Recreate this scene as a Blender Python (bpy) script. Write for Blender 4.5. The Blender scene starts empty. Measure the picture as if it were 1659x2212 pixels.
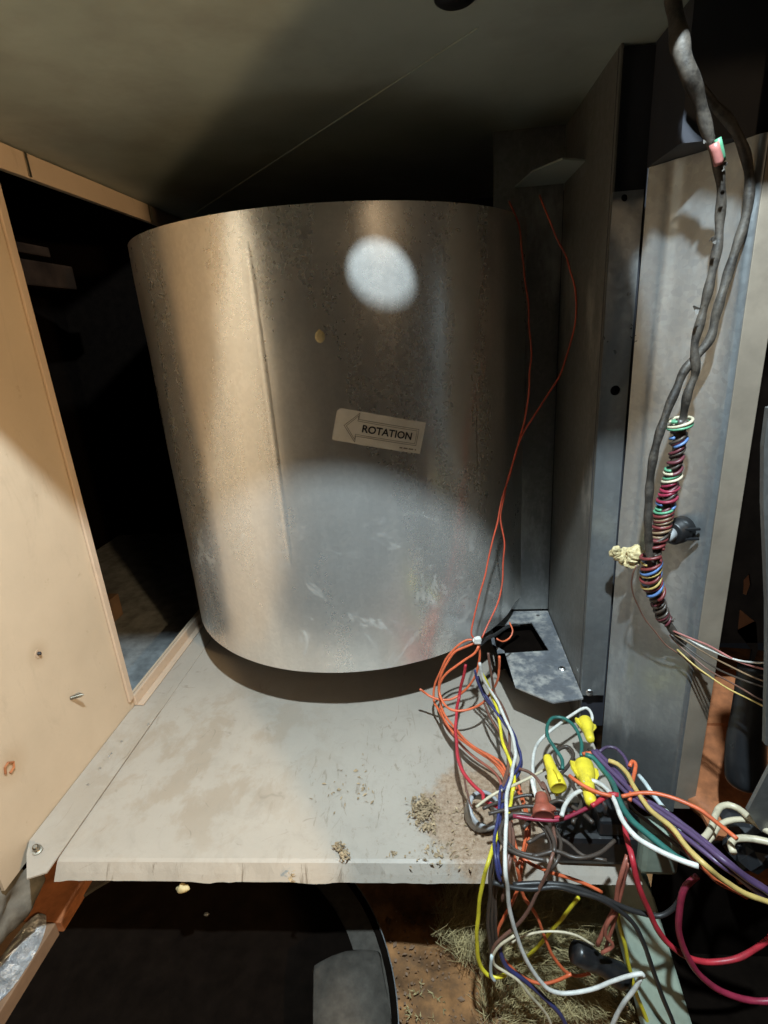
import bpy, bmesh, math, random
import numpy as np
from mathutils import Vector, Matrix, noise
random.seed(7)
S = bpy.context.scene
# ------------------------------------------------------------------ camera
CAM = Vector((0, 0, 0.42))
R = np.array([[0.9944503, -0.03515998, -0.09915838],
              [0.08218855, -0.32875421, 0.94083246],
              [-0.06567839, -0.9437608, -0.32403997]])   # world axes in camera terms (right, down, forward)
FPX = 1161.9
cd = bpy.data.cameras.new("camera"); cam = bpy.data.objects.new("camera", cd); S.collection.objects.link(cam)
rx, dnv, fw = Vector(R[:, 0]), Vector(R[:, 1]), Vector(R[:, 2])
cam.matrix_world = Matrix(((rx.x, -dnv.x, -fw.x, CAM.x), (rx.y, -dnv.y, -fw.y, CAM.y), (rx.z, -dnv.z, -fw.z, CAM.z), (0, 0, 0, 1)))
cd.sensor_fit = 'HORIZONTAL'; cd.sensor_width = 36; cd.lens = FPX / 1659 * 36
cd.clip_start = 0.01; cd.clip_end = 50
S.camera = cam
# ------------------------------------------------------------------ world (unlit utility room) and lamps
w = bpy.data.worlds.new("World"); S.world = w; w.use_nodes = True
w.node_tree.nodes['Background'].inputs[0].default_value = (0.55, 0.6, 0.7, 1)
w.node_tree.nodes['Background'].inputs[1].default_value = 0.006
def spot(name, loc, target, power, col, radius, size=160, blend=0.1):
    d = bpy.data.lights.new(name, 'SPOT'); d.energy = power; d.color = col; d.shadow_soft_size = radius
    d.spot_size = math.radians(size); d.spot_blend = blend
    o = bpy.data.objects.new(name, d); S.collection.objects.link(o); o.location = loc
    o.rotation_euler = (Vector(target) - Vector(loc)).to_track_quat('-Z', 'Y').to_euler()
    return o
LAMP = Vector((0.03, 0.05, 0.9))
spot("white_work_lamp", LAMP, (-0.05, 0.45, 0.0), 55, (0.76, 0.92, 1.0), 0.012, 140, 0.3)
WARM = Vector((0.38, -0.20, 0.47))
def warm_target():                        # aim so the beam's right border runs along the shadow line seen on the drum
    d = Vector((-0.135, 0.489, WARM.z)) - WARM; d.z = 0
    a = math.atan2(d.y, d.x) + math.radians(72.0)
    return WARM + Vector((math.cos(a), math.sin(a), 0.02))
spot("warm_work_lamp", WARM, warm_target(), 25, (1.0, 0.70, 0.38), 0.012, 144, 0.03)
d = bpy.data.lights.new("warm_fill_lamp", 'POINT'); d.energy = 8; d.color = (1.0, 0.72, 0.44); d.shadow_soft_size = .12  # added warm fill light, no visible source
o = bpy.data.objects.new("warm_fill_lamp", d); S.collection.objects.link(o); o.location = (.95, -.95, 1.1)
vs = S.view_settings
S.display_settings.display_device = 'sRGB'
vs.view_transform = 'Standard'; vs.look = 'None'; vs.exposure = 0; vs.gamma = 1
vs.use_curve_mapping = False

# ------------------------------------------------------------------ helpers
def ray(u, v):
    d = R @ np.array([u - 829.5, v - 1106, FPX]); return d / np.linalg.norm(d)
def P(u, v, ax, val):                     # where the sight line through a point of the photograph meets a plane
    d = ray(u, v); t = (val - CAM[ax]) / d[ax]; return CAM + Vector(d) * t
def floor_y(v): return P(830, v, 2, 0).y
def tag(o, label=None, cat=None, group=None, kind=None):
    if label: o['label'] = label
    if cat: o['category'] = cat
    if group: o['group'] = group
    if kind: o['kind'] = kind
    return o
def empty(name, loc, label, cat, group=None):
    o = bpy.data.objects.new(name, None); S.collection.objects.link(o); o.location = loc; o.empty_display_size = .02
    return tag(o, label, cat, group)
def wloc(o):
    l = Vector(o.location); p = o.parent
    while p: l += Vector(p.location); p = p.parent
    return l
def obj(name, bm, mat, parent=None, smooth=False):
    me = bpy.data.meshes.new(name)
    if smooth:
        for f in bm.faces: f.smooth = True
    if parent is not None:
        off = wloc(parent)
    else:
        off = sum((v.co for v in bm.verts), Vector()) / max(1, len(bm.verts))
        off.z = min(v.co.z for v in bm.verts)
    bmesh.ops.translate(bm, verts=bm.verts, vec=-off)
    bm.to_mesh(me); bm.free()
    for m in (mat if isinstance(mat, (list, tuple)) else [mat]): me.materials.append(m)
    o = bpy.data.objects.new(name, me); S.collection.objects.link(o)
    if parent is not None: o.parent = parent
    else: o.location = off
    return o
def box_bm(lo, hi, bevel=0.0, bm=None, M=None):
    b = bm or bmesh.new()
    r = bmesh.ops.create_cube(b, size=1)
    lo, hi = Vector(lo), Vector(hi)
    for v in r['verts']:
        v.co = Vector([(lo[i] + hi[i]) / 2 + v.co[i] * (hi[i] - lo[i]) for i in range(3)])
    if bevel:
        es = list({e for v in r['verts'] for e in v.link_edges})
        bmesh.ops.bevel(b, geom=es, offset=bevel, segments=2, affect='EDGES', profile=.6)
    if M is not None: bmesh.ops.transform(b, matrix=M, verts=b.verts)
    return b
def plate_bm(outer, holes, o, ux, uy, thick, bm=None):
    """sheet with cut-outs; outer/holes are 2-D loops in the plane o + a*ux + b*uy, thickness along ux x uy"""
    b = bm or bmesh.new(); o, ux, uy = Vector(o), Vector(ux).normalized(), Vector(uy).normalized(); n = ux.cross(uy)
    es = []
    for loop in [outer] + list(holes):
        vs_ = [b.verts.new(o + ux * p[0] + uy * p[1]) for p in loop]
        for i in range(len(vs_)): es.append(b.edges.new((vs_[i], vs_[(i + 1) % len(vs_)])))
    fs = [g for g in bmesh.ops.triangle_fill(b, use_beauty=True, edges=es)['geom'] if isinstance(g, bmesh.types.BMFace)]
    ex = bmesh.ops.extrude_face_region(b, geom=fs)
    bmesh.ops.translate(b, verts=[g for g in ex['geom'] if isinstance(g, bmesh.types.BMVert)], vec=n * thick)
    bmesh.ops.recalc_face_normals(b, faces=b.faces)
    return b
def circ(x, y, r, n=24, ry=None): return [(x + r * math.cos(2 * math.pi * i / n), y + (ry or r) * math.sin(2 * math.pi * i / n)) for i in range(n)]
def rect(x0, y0, x1, y1): return [(x0, y0), (x1, y0), (x1, y1), (x0, y1)]
def catmull(pts, step=0.003):
    p = [Vector(q) for q in pts]
    if len(p) < 3: p = [p[0], (p[0] + p[-1]) / 2, p[-1]]
    p = [p[0] * 2 - p[1]] + p + [p[-1] * 2 - p[-2]]
    out = []
    for i in range(1, len(p) - 2):
        a, b, c, d = p[i - 1:i + 3]; n = max(2, int((c - b).length / step))
        n = min(n, 26)
        t0 = 0; t1 = (b - a).length ** .5 + 1e-6; t2 = t1 + (c - b).length ** .5 + 1e-6; t3 = t2 + (d - c).length ** .5 + 1e-6
        for k in range(n):
            t = t1 + (t2 - t1) * k / n
            A1 = a * ((t1 - t) / (t1 - t0)) + b * ((t - t0) / (t1 - t0)); A2 = b * ((t2 - t) / (t2 - t1)) + c * ((t - t1) / (t2 - t1)); A3 = c * ((t3 - t) / (t3 - t2)) + d * ((t - t2) / (t3 - t2))
            B1 = A1 * ((t2 - t) / (t2 - t0)) + A2 * ((t - t0) / (t2 - t0)); B2 = A2 * ((t3 - t) / (t3 - t1)) + A3 * ((t - t1) / (t3 - t1))
            out.append(B1 * ((t2 - t) / (t2 - t1)) + B2 * ((t - t1) / (t2 - t1)))
    out.append(p[-2]); return out
def sweep(path, rad, sides=8, bm=None, cap=True):
    b = bm or bmesh.new(); n = len(path); rings = []
    t = (path[1] - path[0]).normalized(); up = Vector((0, 0, 1)) if abs(t.z) < .9 else Vector((1, 0, 0))
    nr = (up - t * up.dot(t)).normalized()
    for i, q in enumerate(path):
        t = (path[min(i + 1, n - 1)] - path[max(i - 1, 0)])
        t = t.normalized() if t.length > 1e-9 else Vector((0, 0, 1))
        nr = nr - t * nr.dot(t)
        nr = nr.normalized() if nr.length > 1e-6 else t.orthogonal().normalized()
        bn = t.cross(nr); r = rad(i / (n - 1)) if callable(rad) else rad
        rings.append([b.verts.new(q + (nr * math.cos(2 * math.pi * k / sides) + bn * math.sin(2 * math.pi * k / sides)) * r) for k in range(sides)])
    for i in range(n - 1):
        for k in range(sides):
            b.faces.new((rings[i][k], rings[i][(k + 1) % sides], rings[i + 1][(k + 1) % sides], rings[i + 1][k]))
    if cap: b.faces.new(rings[0][::-1]); b.faces.new(rings[-1])
    return b
def lathe(prof, o, axis, seg=24, bm=None, wob=None):
    """prof: (radius, height) pairs along axis from o"""
    b = bm or bmesh.new(); a = Vector(axis).normalized(); x = a.orthogonal().normalized(); y = a.cross(x); o = Vector(o); rings = []
    for r, h in prof:
        rings.append([b.verts.new(o + a * h + (x * math.cos(2 * math.pi * k / seg) + y * math.sin(2 * math.pi * k / seg)) * max(r * (wob(k, h) if wob else 1), 1e-5)) for k in range(seg)])
    for i in range(len(rings) - 1):
        for k in range(seg): b.faces.new((rings[i][k], rings[i][(k + 1) % seg], rings[i + 1][(k + 1) % seg], rings[i + 1][k]))
    b.faces.new(rings[0][::-1]); b.faces.new(rings[-1])
    bmesh.ops.recalc_face_normals(b, faces=b.faces)
    return b
def blob(center, size, amp, seed, sub=3, freq=60):
    b = bmesh.new(); bmesh.ops.create_icosphere(b, subdivisions=sub, radius=1)
    for v in b.verts:
        q = Vector((v.co.x * size[0], v.co.y * size[1], v.co.z * size[2]))
        k = noise.noise(q * freq + Vector((seed, 0, 0))) + .5 * noise.noise(q * freq * 2.3 + Vector((0, seed, 0)))
        v.co = Vector(center) + q * (1 + amp * k)
    return b

# ------------------------------------------------------------------ materials
class NT:
    def __init__(s, name):
        s.m = bpy.data.materials.new(name); s.m.use_nodes = True; s.t = s.m.node_tree
        s.b = s.t.nodes['Principled BSDF']; s.pos = s.n('ShaderNodeNewGeometry').outputs['Position']
    def n(s, k, **kw):
        nd = s.t.nodes.new(k)
        for a, v in kw.items(): setattr(nd, a, v)
        return nd
    def l(s, a, b): s.t.links.new(a, b)
    def noise(s, scale, detail=4, rough=.6, stretch=(1, 1, 1), dist=0):
        mp = s.n('ShaderNodeMapping'); mp.inputs['Scale'].default_value = stretch; s.l(s.pos, mp.inputs[0])
        nz = s.n('ShaderNodeTexNoise'); nz.inputs['Scale'].default_value = scale; nz.inputs['Detail'].default_value = detail
        nz.inputs['Roughness'].default_value = rough; nz.inputs['Distortion'].default_value = dist; s.l(mp.outputs[0], nz.inputs['Vector']); return nz.outputs['Fac']
    def ramp(s, f, lo, hi, a=0., b=1.):
        r = s.n('ShaderNodeMapRange'); r.inputs[1].default_value = lo; r.inputs[2].default_value = hi; r.inputs[3].default_value = a; r.inputs[4].default_value = b
        s.l(f, r.inputs[0]); return r.outputs[0]
    def mix(s, f, a, b):
        m = s.n('ShaderNodeMix', data_type='RGBA')
        if isinstance(f, (int, float)): m.inputs[0].default_value = f
        else: s.l(f, m.inputs[0])
        for i, c in ((6, a), (7, b)):
            if isinstance(c, tuple): m.inputs[i].default_value = (*c, 1)
            else: s.l(c, m.inputs[i])
        return m.outputs[2]
    def math(s, op, a, b):
        m = s.n('ShaderNodeMath', operation=op)
        for i, c in enumerate((a, b)):
            if isinstance(c, (int, float)): m.inputs[i].default_value = c
            else: s.l(c, m.inputs[i])
        return m.outputs[0]
    def near(s, c, r0, r1):               # 1 at a world point, fading to 0 at r1
        d = s.n('ShaderNodeVectorMath', operation='DISTANCE'); s.l(s.pos, d.inputs[0]); d.inputs[1].default_value = c
        return s.ramp(d.outputs['Value'], r0, r1, 1, 0)
    def bump(s, f, strength, dist=.001):
        b = s.n('ShaderNodeBump'); b.inputs['Strength'].default_value = strength; b.inputs['Distance'].default_value = dist
        s.l(f, b.inputs['Height']); s.l(b.outputs[0], s.b.inputs['Normal'])
    def set(s, k, v):
        i = s.b.inputs[k]
        if isinstance(v, (int, float)): i.default_value = v
        elif isinstance(v, tuple): i.default_value = (*v, 1)
        else: s.l(v, i)
def simple(name, col, rough=.5, metal=0., var=.25, scale=80, bump=.15, dirt=None, dirt_amt=.5, spec=.5):
    t = NT(name); f = t.ramp(t.noise(scale), .3, .7)
    c = t.mix(f, tuple(x * (1 - var) for x in col), tuple(min(1, x * (1 + var)) for x in col))
    if dirt: c = t.mix(t.ramp(t.noise(scale * .35, 6, .7), .52, .72, 0, dirt_amt), c, dirt)
    t.set('Base Color', c); t.set('Metallic', metal); t.set('Specular IOR Level', spec)
    t.set('Roughness', t.ramp(t.noise(scale * .6), .3, .7, max(0, rough - .08), min(1, rough + .08)))
    if bump: t.bump(t.noise(scale * 3), bump, .0004)
    return t.m
def galv(name, col=(.27, .27, .26), metal=.68, rough=.38, smear=(.62, .61, .58), smear_amt=.5, dust=0., thr=.55, sc=16):
    t = NT(name)
    vo = t.n('ShaderNodeTexVoronoi'); vo.inputs['Scale'].default_value = 260; t.l(t.pos, vo.inputs['Vector'])
    sp = t.n('ShaderNodeSeparateColor'); t.l(vo.outputs['Color'], sp.inputs[0])
    c = t.mix(t.ramp(sp.outputs[0], 0, 1, .0, 1), tuple(x * .86 for x in col), tuple(x * 1.12 for x in col))
    c = t.mix(t.ramp(t.noise(9, 5, .65), .35, .68), c, tuple(x * .72 for x in col))
    c = t.mix(t.ramp(t.noise(38, 6, .7, (1, 1, .09)), .40, .66, 0, .55), c, tuple(x * .62 for x in col))
    sm = t.ramp(t.noise(sc, 7, .72, (1, 1, .35)), thr, thr + .15, 0, smear_amt)
    c = t.mix(sm, c, smear)
    if dust: c = t.mix(dust, c, (.42, .37, .30))
    t.set('Base Color', c); t.set('Metallic', t.math('MULTIPLY', t.math('SUBTRACT', 1.0, sm), metal))
    r = t.math('ADD', t.ramp(sp.outputs[1], 0, 1, rough - .05, rough + .05), t.ramp(t.noise(14, 5), .3, .7, -.05, .07))
    t.set('Roughness', r)
    t.bump(t.math('ADD', t.math('MULTIPLY', sp.outputs[2], .12), t.noise(35, 4)), .12, .0012)
    return t.m
G = {}
G['galv'] = galv('galvanised_steel')
G['galv_dark'] = galv('galvanised_steel_dull', (.40, .42, .43), .72, .34, (.52, .52, .50), .5)
G['galv_dusty'] = galv('galvanised_steel_dusty', (.21, .205, .19), .5, .5, (.46, .42, .36), .6, .10)
G['bracket'] = galv('bracket_steel_dusty', (.25, .265, .29), .5, .42, (.56, .53, .47), .65, 0., .44, 30)
def drum_mat():
    t = NT('blower_drum_steel'); col = (.80, .78, .74)
    vo = t.n('ShaderNodeTexVoronoi'); vo.inputs['Scale'].default_value = 300; t.l(t.pos, vo.inputs['Vector'])
    sp = t.n('ShaderNodeSeparateColor'); t.l(vo.outputs['Color'], sp.inputs[0])
    c = t.mix(sp.outputs[0], tuple(x * .95 for x in col), tuple(x * 1.05 for x in col))
    c = t.mix(t.ramp(t.noise(26, 6, .7, (1, 1, .10)), .36, .66, 0, .45), c, (.60, .59, .57))
    c = t.mix(t.ramp(t.noise(11, 6, .7, (1, 1, .5)), .42, .70, 0, .5), c, (.56, .55, .52))
    z = t.n('ShaderNodeSeparateXYZ'); t.l(t.pos, z.inputs[0])
    low = t.ramp(z.outputs[2], .28, .16, 0, 1)
    sm = t.math('MULTIPLY', t.ramp(t.noise(24, 8, .72, (1, 1, .9), .9), .56, .66, 0, .5), low)
    c = t.mix(sm, c, (.70, .69, .65))
    scr = t.ramp(t.noise(30, 3, .5, (1.6, 1.6, .06)), .64, .76, 0, .10)
    c = t.mix(scr, c, (.30, .29, .27))
    t.set('Base Color', c); t.set('Metallic', t.math('SUBTRACT', .74, t.math('MULTIPLY', sm, .5)))
    ro = t.math('ADD', t.ramp(sp.outputs[1], 0, 1, .26, .29), t.ramp(t.noise(14, 4, .6, (1, 1, .2)), .3, .7, -.04, .07))
    t.set('Roughness', t.math('ADD', ro, t.math('MULTIPLY', sm, .3)))
    t.bump(t.math('ADD', t.noise(18, 2, .4, (1, 1, .4)), t.math('MULTIPLY', sm, .15)), .10, .0016)
    return t.m
G['drum'] = drum_mat()
def tan_mat(name, col, dirt):
    t = NT(name); f = t.ramp(t.noise(14, 6, .65), .3, .7)
    c = t.mix(f, tuple(x * .93 for x in col), tuple(x * 1.05 for x in col))
    c = t.mix(t.ramp(t.noise(60, 7, .7), .64, .72, 0, dirt), c, (.25, .17, .10))
    c = t.mix(t.ramp(t.noise(30, 7, .75, (1, 1, .3), .6), .58, .72, 0, dirt * 1.1), c, tuple(x * .68 for x in col))
    c = t.mix(t.math('MULTIPLY', t.near((-.38, .407, .151), .004, .016), .45), c, (.34, .24, .15))
    c = t.mix(t.math('MULTIPLY', t.near((-.38, .345, .078), .004, .022), .35), c, (.34, .22, .12))
    t.set('Base Color', c); t.set('Roughness', t.ramp(t.noise(40), .3, .7, .42, .56)); t.bump(t.math('ADD', t.noise(420, 3), t.math('MULTIPLY', t.noise(16, 3), 1.2)), .12, .0005); return t.m
G['tan'] = tan_mat('beige_cabinet_paint', (.50, .395, .285), .35)
G['tan_edge'] = tan_mat('beige_edge_paint', (.50, .38, .28), .5)
def floor_mat():
    t = NT('floor_pan_paint'); col = (.36, .318, .268)
    c = t.mix(t.ramp(t.noise(10, 6, .65), .3, .7), tuple(x * .93 for x in col), tuple(x * 1.06 for x in col))
    # dried water stains at the left, dust scuffs
    st = t.noise(24, 7, .66, (1, .7, 1), .25)
    stm = t.math('MULTIPLY', t.ramp(st, .48, .57, 0, .42), t.near((-.26, .44, 0), .07, .17))
    c = t.mix(stm, c, (.255, .19, .125))
    c = t.mix(t.ramp(t.noise(90, 8, .8), .58, .70, 0, .5), c, (.27, .225, .175))
    sc = t.noise(55, 6, .7, (1.6, .5, 1), 1.5)
    c = t.mix(t.math('MULTIPLY', t.ramp(sc, .58, .64, 0, .75), t.near((-.06, .41, 0), .04, .14)), c, (.20, .155, .11))
    for sc_, th, amt, seed in ((9, .004, .55, (1, .6, 1)), (15, .005, .5, (.5, 1.2, 1)), (6, .0025, .4, (1.4, .5, 1))):
        ln = t.ramp(t.math('ABSOLUTE', t.math('SUBTRACT', t.noise(sc_, 3, .5, seed, .3), .5), 0), 0, th, 1, 0)
        ln = t.math('MULTIPLY', ln, t.ramp(t.noise(sc_ * 2.6 + 3, 4, .7), .54, .62, 0, amt))
        c = t.mix(ln, c, (.17, .135, .10))
    c = t.mix(t.ramp(t.noise(34, 6, .7, (1, 1, 1), 1.2), .52, .72, 0, .38), c, (.25, .22, .18))
    sy = t.n('ShaderNodeSeparateXYZ'); t.l(t.pos, sy.inputs[0])
    lip = t.ramp(sy.outputs[2], -.0012, -.003, 0, 1)
    c = t.mix(t.math('MULTIPLY', lip, t.ramp(t.noise(70, 6, .75, (1, .2, .2), .5), .60, .68, 0, .8)), c, (.13, .10, .07))
    c = t.mix(t.math('MULTIPLY', t.near((.0, .34, 0), .03, .16), t.ramp(t.noise(150, 7, .8), .57, .66, 0, .7)), c, (.20, .15, .10))
    # brown dirt patch by the wires
    dm = t.math('MULTIPLY', t.ramp(t.math('ADD', t.noise(42, 7, .7), t.near((.035, .375, 0), .02, .095)), .90, 1.10), .95)
    grit = t.mix(t.ramp(t.noise(240, 5, .8), .35, .65), (.20, .12, .065), (.42, .31, .22))
    c = t.mix(dm, c, grit)
    t.set('Base Color', c); t.set('Roughness', t.ramp(t.noise(24, 5), .3, .7, .42, .62))
    t.bump(t.math('ADD', t.noise(300, 4), t.math('MULTIPLY', t.math('MULTIPLY', dm, t.noise(160, 6)), 2.5)), .18, .0009); return t.m
G['floor'] = floor_mat()
G['ceil'] = simple('deck_sheet_olive', (.34, .38, .34), .45, 0, .12, 12, .08, (.16, .13, .11), .5)
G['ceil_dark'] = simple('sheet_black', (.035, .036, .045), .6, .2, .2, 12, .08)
G['brownstrip'] = simple('dull_brown_edge', (.27, .225, .175), .55, .25, .18, 30, .12, (.15, .12, .09), .5)
G['black'] = simple('black_rubber', (.012, .012, .013), .38, 0, .3, 90, .15, (.06, .055, .05), .3)
G['blackm'] = simple('black_matte', (.0045, .003, .0022), .95, 0, .3, 60, .3, spec=.03)
G['blackplastic'] = simple('black_plastic', (.015, .016, .018), .35, 0, .2, 90, .1)
G['greyplastic'] = simple('grey_plastic', (.36, .37, .38), .45, 0, .15, 90, .1, (.2, .17, .13), .4)
G['duct'] = simple('duct_wood', (.20, .12, .07), .7, 0, .25, 24, .2, (.1, .06, .04), .6)
G['duct_shaded'] = simple('shaded_duct_wood', (.018, .010, .006), .9, 0, .4, 24, .2, spec=.05)  # duct wood with shade put into its colour, for the upper boards
G['ductgrey'] = simple('duct_liner', (.20, .21, .21), .85, 0, .35, 50, .5, (.06, .06, .06), .5)
G['rust'] = simple('rusty_orange_panel', (.36, .13, .05), .7, .1, .35, 60, .35, (.06, .035, .02), .7)
G['rubble'] = simple('brown_rust_ground', (.24, .115, .042), .9, 0, .6, 45, 1.0, (.05, .035, .022), .8)
G['greenpaint'] = simple('pale_green_grey_paint', (.25, .30, .24), .45, .1, .14, 60, .12, (.14, .14, .10), .4)
G['sealant'] = simple('yellow_foam_sealant', (.52, .42, .22), .6, 0, .25, 160, .6)
G['foil'] = None
def foil():
    t = NT('crumpled_foil'); t.set('Base Color', (.75, .77, .80)); t.set('Metallic', .8); t.set('Roughness', .38)
    t.bump(t.noise(70, 6, .7, (1, 1, 1), 1.0), .9, .01); return t.m
G['foil'] = foil()
G['greycloth'] = simple('grey_mastic', (.13, .12, .10), .9, 0, .4, 60, .8, (.1, .08, .06), .6)
G['pad'] = simple('dark_grey_felt', (.062, .056, .048), .95, 0, .25, 120, .5, spec=.1)
G['yellownut'] = simple('yellow_nylon', (.74, .60, .04), .42, 0, .14, 110, .2, (.22, .16, .04), .8)
G['rednut'] = simple('red_brown_nylon', (.30, .075, .045), .5, 0, .2, 120, .15, (.12, .06, .04), .5)
G['paper'] = simple('aged_label_paper', (.80, .75, .66), .65, 0, .06, 60, .08, (.45, .38, .28), .4)
G['ink'] = simple('black_ink', (.012, .01, .012), .6, 0, .1, 60, 0)
G['inkfaint'] = simple('faded_ink', (.20, .17, .13), .6, 0, .15, 60, 0)
G['steel'] = simple('bright_steel', (.62, .62, .62), .3, 1, .15, 120, .2)
G['brass'] = simple('dark_screw_steel', (.30, .27, .22), .35, 1, .25, 120, .2)
G['fibre'] = simple('glass_fibre_insulation', (.36, .29, .14), .7, 0, .45, 50, .2)
G['litter'] = simple('dry_leaf_litter', (.34, .25, .15), .85, 0, .5, 200, .2)
def jacket(name, col, rough=.42): return simple(name, tuple(x * .86 + .012 for x in col), rough, 0, .20, 90, .25, tuple(x * .30 + .03 for x in col), .75)
WC = {k: jacket(k + '_insulation', c) for k, c in dict(
    orange=(.70, .135, .042), red=(.50, .018, .035), darkred=(.17, .018, .018), crimson=(.28, .012, .045), navy=(.028, .032, .14), yellow=(.82, .70, .03), white=(.72, .71, .66),
    brown=(.16, .07, .045), darkbrown=(.05, .034, .024), black=(.014, .013, .013), green=(.012, .13, .105), purple=(.085, .045, .12), straw=(.60, .43, .13), paleblue=(.58, .66, .66),
    maroon=(.12, .018, .028), blue=(.09, .18, .40), mint=(.11, .36, .20), tan=(.24, .15, .08), pink=(.45, .16, .14), grey=(.30, .30, .29), cream=(.62, .54, .38), rust=(.36, .10, .06), redorange=(.56, .075, .03)).items()}
def sheath():
    t = NT('dusty_cable_sheath')
    c = t.mix(t.ramp(t.noise(55, 7, .75), .42, .66), (.020, .016, .013), (.11, .092, .074))
    t.set('Base Color', c); t.set('Roughness', t.ramp(t.noise(60), .3, .7, .35, .75)); t.bump(t.noise(130, 6, .7), .6, .0012); return t.m
G['sheath'] = sheath()

# ------------------------------------------------------------------ cabinet
XL, XW, ZC = -0.38, 0.142, 0.60
YF = 0.318                                                     # front fold of the floor pan
cab = empty('furnace_cabinet', (-.1, .45, 0), 'sheet metal furnace cabinet with beige side wall, dusty floor pan and steel divider', 'furnace')
X, Y, Z = (1, 0, 0), (0, 1, 0), (0, 0, 1)
# floor pan: sheet with fold, front lip rolled down with an uneven edge
def floor_pan():
    b = bmesh.new(); xs = np.linspace(-.341, .152, 90)
    prof = [(.95, 0), (.335, 0), (YF + .003, -.0003), (YF, -.0015), (YF - .005, -.0075), (YF - .0085, -.0125), (YF - .0075, -.0135), (YF - .002, -.008)]
    rows = []
    for x in xs:
        sk = (x + .341) * .026                                  # the pan sits slightly askew
        wv = .0024 * noise.noise(Vector((x * 22, 3, 0))) + .0010 * noise.noise(Vector((x * 90, 7, 0)))
        row = []
        for i, (y, z) in enumerate(prof):
            k = 0 if i < 2 else 1
            lip = 1 if i >= 4 else 0
            row.append(b.verts.new((x, y + sk * k + lip * wv * .5, z - lip * abs(wv) * 1.0)))
        rows.append(row)
    for a, c in zip(rows, rows[1:]):
        for i in range(len(prof) - 1): b.faces.new((a[i], c[i], c[i + 1], a[i + 1]))
    bmesh.ops.recalc_face_normals(b, faces=b.faces)
    return b
obj('floor_pan', floor_pan(), G['floor'], cab)
# left floor flange with its folded joint
b = plate_bm([(-.3413, .306), (-.3413, .512), (-.379, .512), (-.379, .335), (-.372, .322), (-.355, .300)], [], (0, 0, .0016), X, Y, -.0014)
fl = obj('floor_flange', b, G['floor'], cab)
obj('floor_flange', box_bm((-.3790, .5125, -.002), (-.3412, .95, .0006)), G['floor'], cab)
b = lathe([(.0042, 0), (.0042, .003), (.0026, .0032), (.0026, .009), (.0016, .010)], P(82, 1838, 2, .0018), (0.25, -.35, 1), 12)
obj('bolt', b, G['brass'], fl)
for u, v in ((262, 1602), (240, 1628), (235, 1634), (215, 1660), (190, 1695), (320, 1565)):
    obj('solder_bead', blob(P(u, v, 2, .002), (.0014, .0014, .001), .2, u, 1), G['steel'], fl)
# left side wall with the return opening cut out
b = plate_bm([(.14, .03), (.30, .03), (.30, -.014), (.96, -.014), (.96, .60), (.14, .60)], [[(.517, .0165), (.93, .0165), (.93, .577), (.517, .577)]], (XL, 0, 0), Y, Z, -.003)
sw = obj('side_wall', b, G['tan'], cab)
# hem along the opening (folded double), rails at sill and head
b = box_bm((XL + .0005, .5095, .013), (XL + .0035, .5185, .60), .0008)
obj('edge_hem', b, G['tan_edge'], cab)
b = box_bm((XL + .0005, .5190, .0015), (XL + .0045, .75, .0165), .001); box_bm((XL + .0045, .5190, .0014), (XL + .013, .75, .003), .0006, b)
obj('sill_rail', b, G['tan_edge'], cab)
b = box_bm((XL + .0005, .30, .5765), (XL + .004, .796, .5985), .0008); obj('head_rail', b, G['tan_edge'], cab)
b = box_bm((XL + .0005, .803, .5775), (XL + .0025, .93, .596), .0008); obj('head_rail', b, G['tan_edge'], cab)
for yy, zz in ((.5605, .5875), (.7995, .5875)):
    b = box_bm((XL + .0032, yy - .0016, zz - .010), (XL + .0058, yy + .0016, zz + .0105), .0006); obj('rail_clip', b, G['brass'], cab)
# screw point through the side wall, two holes
def screw_bm(o, d, L=.013, r=.0022):
    prof = [(r, 0)]; n = 9
    for i in range(n):
        h = L * .8 * i / n; prof += [(r * .75, h + .0002), (r, h + L * .8 / n * .5)]
    prof += [(r * .6, L * .86), (.0002, L)]
    return lathe(prof, o, d, 10)
sp_ = P(153, 1508, 0, XL)
obj('screw', screw_bm(sp_, (1, .35, .12)), G['brass'], sw)
obj('hole_rim', lathe([(.0042, 0), (.0042, .0006), (.0022, .0006), (.0022, .0002)], P(82, 1412, 0, XL), X, 16), G['tan_edge'], sw)
obj('screw', screw_bm(P(82, 1412, 0, XL), (1, -.2, .2), .004, .0016), G['ink'], sw)
b = sweep([P(u, v, 0, XL + .001) for u, v in ((12, 1672), (11, 1658), (17, 1648), (29, 1646), (30, 1658), (22, 1670))], .0011, 6); obj('wire_clip', b, G['rust'], sw)
b = lathe([(.0025, 0), (.0025, .010), (.0035, .0105), (.0035, .014), (.0012, .015)], P(290, 1552, 0, XL + .004), (.6, -.4, -.35), 10); obj('screw', b, G['steel'], cab)
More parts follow.
